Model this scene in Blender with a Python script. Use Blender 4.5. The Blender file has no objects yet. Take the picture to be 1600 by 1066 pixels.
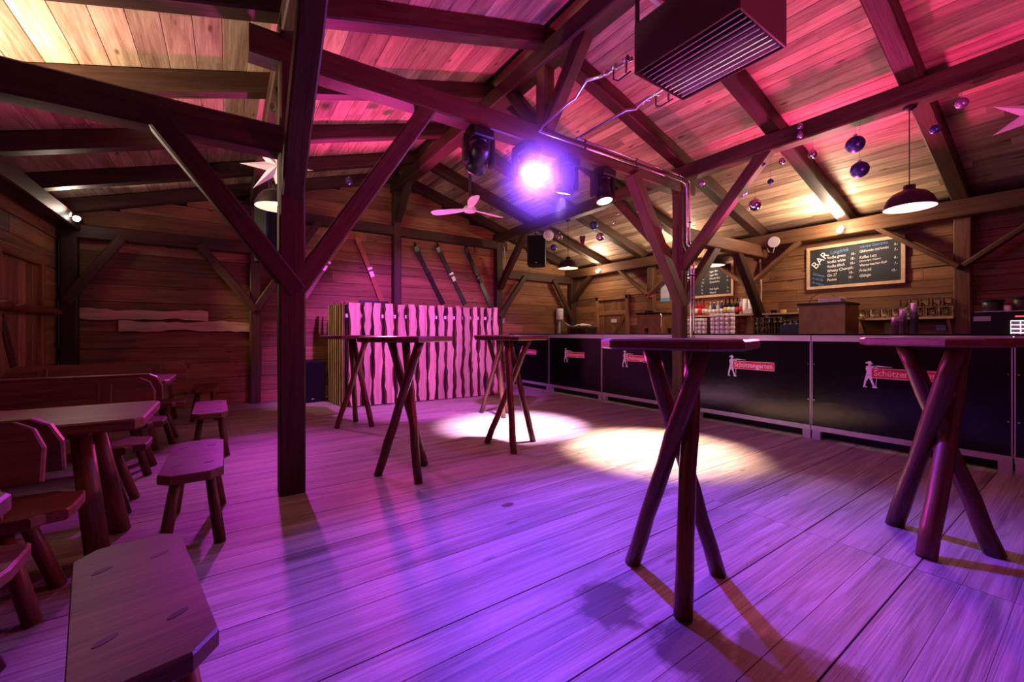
import bpy, bmesh, math, random
from mathutils import Vector, Matrix
random.seed(7)
R = random.Random(11)
sc = bpy.context.scene
C = sc.collection

# ------------------------------------------------------------------ camera, world, exposure
cam_d = bpy.data.cameras.new('camera'); cam = bpy.data.objects.new('camera', cam_d); C.objects.link(cam)
cam_d.sensor_width = 36.0; cam_d.lens = 648.0 / 1600.0 * 36.0; cam_d.shift_y = -12.0 / 1600.0
cam_d.clip_start = 0.05; cam_d.clip_end = 60
cam.location = (0, 0, 1.13); cam.rotation_euler = (math.radians(90), 0, math.radians(-34.5))
sc.camera = cam
sc.view_settings.view_transform = 'Standard'
try: sc.view_settings.look = 'None'
except Exception: pass
sc.view_settings.gamma = 1.0; sc.view_settings.use_curve_mapping = False
sc.view_settings.exposure = 0.1
w = bpy.data.worlds.new('world'); sc.world = w; w.use_nodes = True
w.node_tree.nodes['Background'].inputs[0].default_value = (0.02, 0.015, 0.03, 1)
w.node_tree.nodes['Background'].inputs[1].default_value = 0.3

# ------------------------------------------------------------------ lights of the room
def aim(o, loc, target):
    o.location = loc
    o.rotation_euler = (Vector(target) - Vector(loc)).to_track_quat('-Z', 'Y').to_euler()
def spot(name, loc, target, power, color, angle, blend=0.3, radius=0.05):
    d = bpy.data.lights.new(name, 'SPOT'); d.energy = power; d.color = color
    d.spot_size = math.radians(angle); d.spot_blend = blend; d.shadow_soft_size = radius
    o = bpy.data.objects.new(name, d); C.objects.link(o); aim(o, loc, target); return o
def point(name, loc, power, color, radius=0.05):
    d = bpy.data.lights.new(name, 'POINT'); d.energy = power; d.color = color; d.shadow_soft_size = radius
    o = bpy.data.objects.new(name, d); C.objects.link(o); o.location = loc; return o

HEADS = [  # x, aim target, lens colour
    ((1.92, 3.34), (2.7, 6.4, 0.9)),
    ((2.47, 3.34), (1.4, 0.2, 0.6)),
    ((3.00, 3.34), (2.92, 4.15, 0.0)),
    ((3.56, 3.34), (3.47, 2.62, 0.0)),
]
WARM = (1.0, 0.66, 0.40)
VIOLET = (0.14, 0.05, 1.0)
MAGENTA = (1.0, 0.02, 0.27)
def head_light(k, power, color, angle, blend, radius=0.05):
    (hx, hy), tg = HEADS[k]; c0 = Vector((hx, hy, 2.775)); d = (Vector(tg) - Vector((hx, hy, 2.80))).normalized()
    spot('moving_head_light', c0 + d * 0.17, tg, power, color, angle, blend, radius)
head_light(0, 1000, (0.66, 0.10, 1.0), 66, 0.5)
head_light(1, 1350, VIOLET, 96, 0.75)
point('moving_head_spill', (2.36, 3.05, 2.62), 45, (0.28, 0.08, 1.0), 0.05)  # added point light, tints roof and tie beam violet near the lens
head_light(2, 4200, (0.95, 0.52, 1.0), 41, 1.0)
head_light(3, 3400, (1.0, 0.66, 0.52), 41, 1.0)
# unseen colour washes: back and bar follow shadows, others added for tint
spot('wash_back', (0.55, 7.55, 2.75), (0.2, 1.6, 0.0), 420, (0.75, 0.05, 0.85), 62, 0.6, 0.08)
spot('wash_bar', (5.72, 2.0, 1.85), (2.9, 0.9, 3.8), 300, (1.0, 0.06, 0.34), 140, 0.6, 0.12)
spot('wash_booth', (2.2, 6.95, 1.75), (1.6, 2.8, 3.8), 600, (1.0, 0.05, 0.42), 120, 0.6, 0.12)  # added uplight without a lamp body, reddens the left roof slope
spot('wash_front', (-1.2, -1.0, 2.3), (5.0, 3.4, 1.9), 330, (1.0, 0.02, 0.4), 22, 0.7, 0.1)  # added behind the camera to put magenta on the bar post
spot('wash_gable', (2.7, -2.0, 2.6), (2.2, 8.0, 1.6), 260, (1.0, 0.02, 0.22), 60, 0.7, 0.1)  # added behind the camera to redden the gable wall
spot('wash_violet', (-1.5, 1.7, 2.9), (5.1, 2.0, 0.15), 300, (0.5, 0.12, 1.0), 17, 0.6, 0.08)  # added narrow spot, gives the bar front its violet tint
spot('wash_nave', (2.2, -1.6, 1.3), (3.3, 1.6, 3.9), 420, (1.0, 0.06, 0.36), 84, 0.6, 0.25)  # added low spot, evens out the pink on the right slope
spot('bench_lamp', (-1.35, 1.7, 2.4), (-0.25, 2.0, 0.4), 9, (1.0, 0.62, 0.38), 95, 0.7, 0.05)
spot('gable_bulb', (-1.42, 7.36, 2.62), (1.3, 7.35, 0.9), 150, (1.0, 0.70, 0.36), 48, 0.7, 0.03)
# white spot bulbs on the wall plates, turned up to the roof
BULBS = [((7.05, 2.18, 2.64), (6.6, 2.6, 3.2)), ((7.05, 6.78, 2.64), (6.6, 6.4, 3.2)), ((7.05, 4.48, 2.62), (6.4, 4.9, 3.2)),
         ((-1.55, 7.36, 2.64), (-0.8, 6.5, 3.15)), ((-1.35, 3.95, 2.34), (-0.4, 3.9, 3.2))]
for (b, t), e in zip(BULBS, (95, 50, 70, 30, 170)):
    if b[0] > 0:
        spot('roof_bulb', (b[0] - 0.04, b[1], b[2]), (b[0] - 0.5, t[1], 3.3), e, (1.0, 0.75, 0.56), 130, 0.6, 0.03)
        point('roof_bulb_glow', (b[0] - 0.2, b[1], b[2] - 0.06), e * 0.45, (1.0, 0.72, 0.48), 0.05)
    else: spot('roof_bulb', b, t, e, (1.0, 0.75, 0.56), 130, 0.5, 0.03)
PEND = [(5.06, 1.05, 2.26), (5.06, 5.58, 2.30), (6.66, 3.79, 2.26), (0.38, 4.33, 2.28)]
for p, e in zip(PEND, (170, 28, 240, 15)):
    point('pendant_bulb', (p[0], p[1], p[2] + 0.055), e, WARM, 0.03)

# ------------------------------------------------------------------ materials
def new_mat(name):
    m = bpy.data.materials.new(name); m.use_nodes = True
    return m, m.node_tree, m.node_tree.nodes['Principled BSDF']
def plain(name, col, rough=0.5, metal=0.0, emit=None, estr=0.0, spec=0.5, noise=0.0, trans=0.0, ior=1.45, alpha=1.0):
    m, t, b = new_mat(name)
    b.inputs['Base Color'].default_value = (*col, 1); b.inputs['Roughness'].default_value = rough
    b.inputs['Metallic'].default_value = metal; b.inputs['Specular IOR Level'].default_value = spec
    b.inputs['Transmission Weight'].default_value = trans; b.inputs['IOR'].default_value = ior
    if emit: b.inputs['Emission Color'].default_value = (*emit, 1); b.inputs['Emission Strength'].default_value = estr
    if noise:
        tc = t.nodes.new('ShaderNodeTexCoord'); n = t.nodes.new('ShaderNodeTexNoise'); n.inputs['Scale'].default_value = 9; n.inputs['Detail'].default_value = 6
        mx = t.nodes.new('ShaderNodeMix'); mx.data_type = 'RGBA'
        mx.inputs[6].default_value = (*[c * (1 - noise) for c in col], 1); mx.inputs[7].default_value = (*[min(1, c * (1 + noise)) for c in col], 1)
        t.links.new(tc.outputs['Object'], n.inputs['Vector']); t.links.new(n.outputs['Fac'], mx.inputs[0]); t.links.new(mx.outputs[2], b.inputs['Base Color'])
        bp = t.nodes.new('ShaderNodeBump'); bp.inputs['Strength'].default_value = 0.15; bp.inputs['Distance'].default_value = 0.01
        t.links.new(n.outputs['Fac'], bp.inputs['Height']); t.links.new(bp.outputs[0], b.inputs['Normal'])
    return m
def wood(name, dark, light, rough=0.6, spec=0.3, var=0.35, knots=0.5, bump=0.25, along=0.7, across=9.0, stains=None):
    m, t, b = new_mat(name); N, L = t.nodes, t.links
    tc = N.new('ShaderNodeTexCoord'); oi = N.new('ShaderNodeObjectInfo')
    ml = N.new('ShaderNodeMath'); ml.operation = 'MULTIPLY'; ml.inputs[1].default_value = 61.0; L.new(oi.outputs['Random'], ml.inputs[0])
    cb = N.new('ShaderNodeCombineXYZ'); L.new(ml.outputs[0], cb.inputs[0]); L.new(ml.outputs[0], cb.inputs[1]); L.new(ml.outputs[0], cb.inputs[2])
    ad = N.new('ShaderNodeVectorMath'); ad.operation = 'ADD'; L.new(tc.outputs['Object'], ad.inputs[0]); L.new(cb.outputs[0], ad.inputs[1])
    mp = N.new('ShaderNodeMapping'); mp.inputs['Scale'].default_value = (along, across, across); L.new(ad.outputs[0], mp.inputs['Vector'])
    n1 = N.new('ShaderNodeTexNoise'); n1.inputs['Scale'].default_value = 1.6; n1.inputs['Detail'].default_value = 7; n1.inputs['Distortion'].default_value = 0.8; n1.inputs['Roughness'].default_value = 0.62
    L.new(mp.outputs[0], n1.inputs['Vector'])
    mp2 = N.new('ShaderNodeMapping'); mp2.inputs['Scale'].default_value = (along * 1.6, across * 7, across * 7); L.new(ad.outputs[0], mp2.inputs['Vector'])
    n2 = N.new('ShaderNodeTexNoise'); n2.inputs['Scale'].default_value = 1.5; n2.inputs['Detail'].default_value = 3; n2.inputs['Distortion'].default_value = 1.5; L.new(mp2.outputs[0], n2.inputs['Vector'])
    mixg = N.new('ShaderNodeMath'); mixg.operation = 'MULTIPLY_ADD'; mixg.inputs[1].default_value = 0.45; L.new(n2.outputs['Fac'], mixg.inputs[0])
    sb = N.new('ShaderNodeMath'); sb.operation = 'MULTIPLY'; sb.inputs[1].default_value = 0.62; L.new(n1.outputs['Fac'], sb.inputs[0]); L.new(sb.outputs[0], mixg.inputs[2])
    cr = N.new('ShaderNodeValToRGB'); cr.color_ramp.elements[0].position = 0.36; cr.color_ramp.elements[1].position = 0.68
    cr.color_ramp.elements[0].color = (*dark, 1); cr.color_ramp.elements[1].color = (*light, 1); L.new(mixg.outputs[0], cr.inputs[0])
    # board to board variation
    mr = N.new('ShaderNodeMapRange'); mr.inputs[3].default_value = 1 - var; mr.inputs[4].default_value = 1 + var * 0.6; L.new(oi.outputs['Random'], mr.inputs[0])
    hs = N.new('ShaderNodeHueSaturation'); L.new(cr.outputs[0], hs.inputs['Color']); L.new(mr.outputs[0], hs.inputs['Value'])
    col = hs.outputs[0]
    if knots:
        mk = N.new('ShaderNodeMapping'); mk.inputs['Scale'].default_value = (1.7, 5.0, 5.0); L.new(ad.outputs[0], mk.inputs['Vector'])
        vo = N.new('ShaderNodeTexVoronoi'); vo.inputs['Scale'].default_value = 1.3; L.new(mk.outputs[0], vo.inputs['Vector'])
        kr = N.new('ShaderNodeValToRGB'); kr.color_ramp.elements[0].position = 0.05; kr.color_ramp.elements[1].position = 0.13
        kr.color_ramp.elements[0].color = (knots, knots, knots, 1); kr.color_ramp.elements[1].color = (0, 0, 0, 1); L.new(vo.outputs['Distance'], kr.inputs[0])
        mx = N.new('ShaderNodeMix'); mx.data_type = 'RGBA'; L.new(kr.outputs[0], mx.inputs[0]); L.new(col, mx.inputs[6]); mx.inputs[7].default_value = (*[c * 0.35 for c in dark], 1)
        col = mx.outputs[2]
    rough_out = None
    if stains:
        geo = N.new('ShaderNodeNewGeometry'); ns = N.new('ShaderNodeTexNoise'); ns.inputs['Scale'].default_value = 6.5; ns.inputs['Detail'].default_value = 5
        L.new(geo.outputs['Position'], ns.inputs['Vector']); acc = None
        for (sx, sy, rx, ry, rot) in stains:
            ms = N.new('ShaderNodeMapping'); ms.vector_type = 'TEXTURE'; ms.inputs['Location'].default_value = (sx, sy, 0); ms.inputs['Rotation'].default_value = (0, 0, rot); ms.inputs['Scale'].default_value = (rx, ry, 1000)
            L.new(geo.outputs['Position'], ms.inputs['Vector'])
            ln = N.new('ShaderNodeVectorMath'); ln.operation = 'LENGTH'; L.new(ms.outputs[0], ln.inputs[0])
            a = N.new('ShaderNodeMath'); a.operation = 'MULTIPLY_ADD'; a.inputs[1].default_value = 2.4; L.new(ns.outputs['Fac'], a.inputs[0]); L.new(ln.outputs['Value'], a.inputs[2])
            rr = N.new('ShaderNodeMapRange'); rr.inputs[1].default_value = 2.4; rr.inputs[2].default_value = 2.0; L.new(a.outputs[0], rr.inputs[0])
            if acc is None: acc = rr.outputs[0]
            else:
                mxm = N.new('ShaderNodeMath'); mxm.operation = 'MAXIMUM'; L.new(acc, mxm.inputs[0]); L.new(rr.outputs[0], mxm.inputs[1]); acc = mxm.outputs[0]
        fs = N.new('ShaderNodeMath'); fs.operation = 'MULTIPLY'; fs.inputs[1].default_value = 0.92; L.new(acc, fs.inputs[0])
        mx = N.new('ShaderNodeMix'); mx.data_type = 'RGBA'; L.new(fs.outputs[0], mx.inputs[0]); L.new(col, mx.inputs[6]); mx.inputs[7].default_value = (0.07, 0.028, 0.018, 1); col = mx.outputs[2]
    L.new(col, b.inputs['Base Color'])
    b.inputs['Roughness'].default_value = rough; b.inputs['Specular IOR Level'].default_value = spec
    bp = N.new('ShaderNodeBump'); bp.inputs['Strength'].default_value = bump; bp.inputs['Distance'].default_value = 0.008
    L.new(mixg.outputs[0], bp.inputs['Height']); L.new(bp.outputs[0], b.inputs['Normal'])
    return m
M = {}
M['roof'] = wood('roof_board_wood', (0.24, 0.13, 0.07), (0.66, 0.48, 0.32), 0.65, 0.25, 0.4, 0.9, 0.3, 0.8, 7.0)
M['wall'] = wood('wall_plank_wood', (0.13, 0.055, 0.022), (0.40, 0.20, 0.085), 0.6, 0.3, 0.45, 0.7, 0.3)
M['beam'] = wood('timber_wood', (0.020, 0.009, 0.005), (0.085, 0.040, 0.022), 0.55, 0.35, 0.35, 0.4, 0.35)
M['post'] = wood('wall_post_wood', (0.07, 0.03, 0.014), (0.22, 0.11, 0.05), 0.6, 0.3, 0.3, 0.6, 0.35)
M['floor'] = wood('floor_wood', (0.13, 0.095, 0.08), (0.52, 0.43, 0.37), 0.5, 0.4, 0.10, 0.55, 0.5, 0.5, 6.0,
                  stains=[(1.33, 1.22, 0.17, 0.12, 0.4), (1.40, 0.83, 0.17, 0.14, 0.3), (1.55, 0.67, 0.20, 0.12, -0.3), (1.60, 0.52, 0.16, 0.10, 0.2), (1.51, 2.27, 0.045, 0.03, 0)])
M['furn'] = wood('bench_wood', (0.04, 0.011, 0.005), (0.20, 0.068, 0.028), 0.42, 0.45, 0.25, 0.5, 0.3)
M['table'] = wood('table_wood', (0.05, 0.016, 0.008), (0.15, 0.055, 0.025), 0.3, 0.5, 0.25, 0.5, 0.25)
M['slab'] = wood('slab_wood', (0.32, 0.19, 0.10), (0.64, 0.47, 0.31), 0.6, 0.3, 0.25, 0.7, 0.25)
M['bark'] = wood('bark', (0.035, 0.016, 0.008), (0.16, 0.07, 0.03), 0.8, 0.2, 0.3, 0.0, 0.8, 3.0, 14.0)
M['pine'] = wood('pine_wood', (0.50, 0.31, 0.16), (0.74, 0.54, 0.34), 0.55, 0.3, 0.1, 0.2, 0.1)
M['backing'] = plain('dark_backing', (0.02, 0.012, 0.008), 0.9)
M['panel'] = plain('black_panel', (0.005, 0.0045, 0.006), 0.16, 0, spec=0.45, noise=0.25)
M['alu'] = plain('aluminium', (0.62, 0.60, 0.62), 0.38, 0.55, noise=0.12)
M['chrome'] = plain('pipe_steel', (0.75, 0.74, 0.76), 0.22, 0.95)
M['steel'] = plain('brushed_steel', (0.80, 0.79, 0.80), 0.35, 0.8)
M['black'] = plain('black_plastic', (0.006, 0.006, 0.007), 0.45, spec=0.35)
M['blackmatt'] = plain('black_fabric', (0.004, 0.004, 0.004), 0.85, spec=0.2)
M['darkmetal'] = plain('dark_metal', (0.03, 0.022, 0.026), 0.42, 0.5, noise=0.2)
M['heater'] = plain('heater_shell', (0.045, 0.030, 0.030), 0.45, 0.3, noise=0.15)
M['louver'] = plain('louver_metal', (0.90, 0.86, 0.90), 0.3, 0.6)
M['white'] = plain('white_paint', (0.82, 0.80, 0.80), 0.45)
M['paper'] = plain('white_paper', (0.80, 0.76, 0.80), 0.8)
M['red'] = plain('banner_red', (0.72, 0.010, 0.035), 0.4)
M['logo'] = plain('logo_white', (0.80, 0.76, 0.82), 0.5)
M['chalk'] = plain('chalkboard', (0.020, 0.024, 0.030), 0.7, noise=0.35)
M['chalkw'] = plain('chalk_white', (0.86, 0.86, 0.84), 0.9)
M['chalkb'] = plain('chalk_blue', (0.12, 0.28, 0.60), 0.9)
M['rust'] = plain('rusty_steel', (0.30, 0.15, 0.065), 0.5, 0.25, noise=0.6)
M['glass'] = plain('clear_glass', (0.95, 0.96, 0.96), 0.03, 0, trans=1.0, ior=1.45)
M['cup'] = plain('cup_white', (0.78, 0.76, 0.80), 0.35, noise=0.3)
M['shade'] = plain('lamp_shade_black', (0.018, 0.014, 0.016), 0.35)
M['shadein'] = plain('lamp_shade_inside', (0.88, 0.82, 0.72), 0.5)
M['bulb'] = plain('bulb_glow', (1, 1, 1), 0.3, emit=(1.0, 0.88, 0.68), estr=14)
M['bulbw'] = plain('spot_glow', (1, 1, 1), 0.3, emit=(1.0, 0.95, 0.88), estr=25)
M['lens_pink'] = plain('lens_pink', (1, 1, 1), 0.2, emit=(1.0, 0.35, 0.75), estr=16)
M['lens_violet'] = plain('lens_lavender', (1, 1, 1), 0.2, emit=(1.0, 0.55, 1.0), estr=6)
M['lens_warm'] = plain('lens_warm', (1, 1, 1), 0.2, emit=(1.0, 0.85, 0.62), estr=7)
M['lens_off'] = plain('lens_dark', (0.05, 0.02, 0.06), 0.08)
M['ball_blue'] = plain('glitter_blue', (0.05, 0.07, 0.22), 0.3, 0.6, noise=0.5)
M['ball_silver'] = plain('bauble_silver', (0.75, 0.72, 0.80), 0.08, 1.0)
M['ball_violet'] = plain('bauble_violet', (0.42, 0.28, 0.55), 0.25, 0.7)
M['string'] = plain('string_dark', (0.05, 0.04, 0.04), 0.8)
M['screen'] = plain('screen_glow', (0.1, 0.1, 0.1), 0.3, emit=(0.75, 0.85, 1.0), estr=1.6)
M['ledred'] = plain('led_red', (0.1, 0, 0), 0.3, emit=(1.0, 0.06, 0.03), estr=2.5)
M['ledblue'] = plain('led_blue', (0.0, 0.02, 0.1), 0.3, emit=(0.12, 0.35, 1.0), estr=5)
M['poster'] = plain('poster_blue', (0.25, 0.55, 0.75), 0.6)
M['cable'] = plain('white_cable', (0.6, 0.58, 0.56), 0.6)
M['grey'] = plain('grey_plastic', (0.42, 0.42, 0.45), 0.5)
BOTTLE = [plain('bottle_' + n, c, 0.08, spec=0.6) for n, c in (('amber', (0.45, 0.16, 0.02)), ('red', (0.40, 0.015, 0.02)), ('green', (0.015, 0.06, 0.025)),
          ('dark', (0.012, 0.010, 0.012)), ('clear', (0.55, 0.60, 0.62)), ('blue', (0.02, 0.05, 0.16)), ('orange', (0.60, 0.22, 0.03)))]
LABELM = [plain('label_' + n, c, 0.7) for n, c in (('white', (0.8, 0.78, 0.74)), ('yellow', (0.75, 0.6, 0.08)), ('redlabel', (0.6, 0.03, 0.04)), ('cream', (0.7, 0.62, 0.45)))]

# ------------------------------------------------------------------ mesh helpers
class MB:
    def __init__(s): s.v = []; s.f = []; s.mi = []
    def add(s, vs, fs, mi=0):
        o = len(s.v); s.v += [tuple(p) for p in vs]; s.f += [tuple(i + o for i in f) for f in fs]; s.mi += [mi] * len(fs); return s
    def box(s, c, d, mi=0, ch=0.0):
        x, y, z = [k / 2 for k in d]; cx, cy, cz = c
        if ch:
            sec = [(-y + ch, -z), (y - ch, -z), (y, -z + ch), (y, z - ch), (y - ch, z), (-y + ch, z), (-y, z - ch), (-y, -z + ch)]
            vs = [(cx - x, cy + a, cz + b) for a, b in sec] + [(cx + x, cy + a, cz + b) for a, b in sec]
            fs = [(i, (i + 1) % 8, 8 + (i + 1) % 8, 8 + i) for i in range(8)] + [tuple(range(7, -1, -1)), tuple(range(8, 16))]
            return s.add(vs, fs, mi)
        vs = [(cx + a * x, cy + b * y, cz + e * z) for a in (-1, 1) for b in (-1, 1) for e in (-1, 1)]
        return s.add(vs, [(0, 1, 3, 2), (4, 6, 7, 5), (0, 4, 5, 1), (2, 3, 7, 6), (0, 2, 6, 4), (1, 5, 7, 3)], mi)
    def cyl(s, p0, p1, r0, r1=None, n=12, mi=0, cap=True):
        r1 = r0 if r1 is None else r1
        p0, p1 = Vector(p0), Vector(p1); d = (p1 - p0).normalized()
        a = d.orthogonal().normalized(); b = d.cross(a)
        vs = []
        for p, r in ((p0, r0), (p1, r1)):
            for i in range(n):
                t = 2 * math.pi * i / n; vs.append(p + a * (r * math.cos(t)) + b * (r * math.sin(t)))
        fs = [(i, (i + 1) % n, n + (i + 1) % n, n + i) for i in range(n)]
        if cap: fs += [tuple(range(n - 1, -1, -1)), tuple(range(n, 2 * n))]
        return s.add(vs, fs, mi)
    def tube(s, pts, r, n=8, mi=0):
        pts = [Vector(p) for p in pts]; rings = []; up = None; vs = []
        for i, p in enumerate(pts):
            d = (pts[min(i + 1, len(pts) - 1)] - pts[max(i - 1, 0)]).normalized()
            a = d.orthogonal().normalized() if up is None else (up - d * up.dot(d)).normalized()
            up = a; b = d.cross(a); rr = r[i] if isinstance(r, (list, tuple)) else r
            vs += [p + a * (rr * math.cos(2 * math.pi * k / n)) + b * (rr * math.sin(2 * math.pi * k / n)) for k in range(n)]
        fs = []
        for i in range(len(pts) - 1):
            fs += [(i * n + k, i * n + (k + 1) % n, (i + 1) * n + (k + 1) % n, (i + 1) * n + k) for k in range(n)]
        e = (len(pts) - 1) * n
        fs += [tuple(range(n - 1, -1, -1)), tuple(range(e, e + n))]
        return s.add(vs, fs, mi)
    def lathe(s, prof, n=16, c=(0, 0, 0), mi=0, close=False):
        vs = []
        for r, z in prof:
            vs += [(c[0] + r * math.cos(2 * math.pi * k / n), c[1] + r * math.sin(2 * math.pi * k / n), c[2] + z) for k in range(n)]
        fs = []
        for i in range(len(prof) - 1):
            fs += [(i * n + k, i * n + (k + 1) % n, (i + 1) * n + (k + 1) % n, (i + 1) * n + k) for k in range(n)]
        return s.add(vs, fs, mi)
    def prism(s, poly, z0, z1, mi=0, ch=0.0):
        n = len(poly)
        if ch:
            cx = sum(p[0] for p in poly) / n; cy = sum(p[1] for p in poly) / n
            ins = []
            for x, y in poly:
                l = math.hypot(x - cx, y - cy) or 1; k = (l - ch * 1.2) / l; ins.append((cx + (x - cx) * k, cy + (y - cy) * k))
            rings = [(ins, z0), (poly, z0 + ch), (poly, z1 - ch), (ins, z1)]
        else: rings = [(poly, z0), (poly, z1)]
        vs = [(x, y, z) for pl, z in rings for x, y in pl]; fs = []
        for i in range(len(rings) - 1):
            fs += [(i * n + k, i * n + (k + 1) % n, (i + 1) * n + (k + 1) % n, (i + 1) * n + k) for k in range(n)]
        e = (len(rings) - 1) * n
        fs += [tuple(range(n - 1, -1, -1)), tuple(range(e, e + n))]
        return s.add(vs, fs, mi)
    def mesh(s, name, mats, smooth=False):
        me = bpy.data.meshes.new(name); me.from_pydata(s.v, [], s.f)
        for m in (mats if isinstance(mats, (list, tuple)) else [mats]): me.materials.append(m)
        if any(s.mi): me.polygons.foreach_set('material_index', s.mi)
        if smooth: me.polygons.foreach_set('use_smooth', [len(f) <= 4 for f in s.f])
        me.update(); return me
    def build(s, name, mats, parent=None, smooth=False, loc=None):
        return link(name, s.mesh(name, mats, smooth), parent, loc)
def link(name, me, parent=None, loc=None):
    o = bpy.data.objects.new(name, me); C.objects.link(o); o.parent = parent
    if loc is not None: o.location = loc
    return o
def tag(o, label=None, cat=None, group=None, kind=None):
    if label: o['label'] = label
    if cat: o['category'] = cat
    if group: o['group'] = group
    if kind: o['kind'] = kind
    return o
def thing(name, loc, label, cat, group=None, rz=0.0):
    o = bpy.data.objects.new(name, None); C.objects.link(o); o.location = loc; o.rotation_euler = (0, 0, rz); o.empty_display_size = 0.1
    return tag(o, label, cat, group)
def copy_tree(o, parent=None):
    c = o.copy(); C.objects.link(c); c.parent = parent
    for ch in o.children: copy_tree(ch, c)
    return c
def frame(o, origin, x, z):
    x = Vector(x).normalized(); z = Vector(z); z = (z - x * z.dot(x)).normalized(); y = z.cross(x)
    m = Matrix((x, y, z)).transposed().to_4x4(); m.translation = Vector(origin); o.matrix_basis = m; return o
def timber_mesh(L, w_, h, ch=0.012, seg=None, jit=0.0, seed=0):
    rr = random.Random(seed); seg = seg or max(1, int(L / 0.5)) if jit else 1
    y, z = w_ / 2, h / 2; n = 8; vs = []
    for i in range(seg + 1):
        jy, jz, js = rr.uniform(-jit, jit), rr.uniform(-jit, jit), 1 + rr.uniform(-jit, jit) * 3
        sec = [(-y + ch, -z), (y - ch, -z), (y, -z + ch), (y, z - ch), (y - ch, z), (-y + ch, z), (-y, z - ch), (-y, -z + ch)]
        vs += [(L * i / seg, a * js + jy, b * js + jz) for a, b in sec]
    fs = []
    for i in range(seg): fs += [(i * n + k, i * n + (k + 1) % n, (i + 1) * n + (k + 1) % n, (i + 1) * n + k) for k in range(n)]
    e = seg * n; fs += [tuple(range(n - 1, -1, -1)), tuple(range(e, e + n))]
    b = MB(); b.add(vs, fs); return b
SEED = [0]
def beam(name, p0, p1, w_, h, mat, up=(0, 0, 1), parent=None, jit=0.004, label=None, group=None, kind='structure'):
    SEED[0] += 1; p0, p1 = Vector(p0), Vector(p1)
    o = timber_mesh((p1 - p0).length, w_, h, 0.012, None, jit, SEED[0]).build(name, M[mat] if isinstance(mat, str) else mat, parent)
    frame(o, p0, p1 - p0, up if abs((p1 - p0).normalized().dot(Vector(up))) < 0.98 else (0, 1, 0))
    if parent is None: tag(o, label, None, group, kind)
    return o
PLANK = {}
def plank(L, w_, t, mat, parent, origin, x, z, name='plank'):
    key = (round(L, 2), round(w_, 3), round(t, 3), mat)
    if key not in PLANK:
        b = MB(); b.box((key[0] / 2, 0, 0), (key[0], key[1], key[2]), ch=0.0008 if mat == 'floor' else 0.003); PLANK[key] = b.mesh(name, M[mat])
    o = link(name, PLANK[key], parent); frame(o, origin, x, z); return o
def text_mesh(txt, size, mat, depth=0.0008, shear=0.0, align='LEFT', bold=0.0):
    cu = bpy.data.curves.new('lettering', 'FONT'); cu.body = txt; cu.size = size; cu.extrude = depth; cu.shear = shear; cu.align_x = align; cu.offset = bold; cu.resolution_u = 3
    o = bpy.data.objects.new('lettering', cu); C.objects.link(o)
    dg = bpy.context.evaluated_depsgraph_get(); me = bpy.data.meshes.new_from_object(o.evaluated_get(dg))
    bpy.data.objects.remove(o); bpy.data.curves.remove(cu); me.materials.clear(); me.materials.append(mat); return me

# ------------------------------------------------------------------ the room shell
XL, XW, YB, YF = -1.85, 7.42, 8.0, -2.6      # left wall, bar wall, back wall, wall behind the camera
XA, XR, XB, YP = 0.38, 2.71, 5.05, 3.34      # left posts, ridge, right posts, frame
K = 0.303; TH = math.atan(K)
def zroof(X): return 3.36 + (K * (X - XA) if X <= XR else -K * (X - XB))

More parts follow.
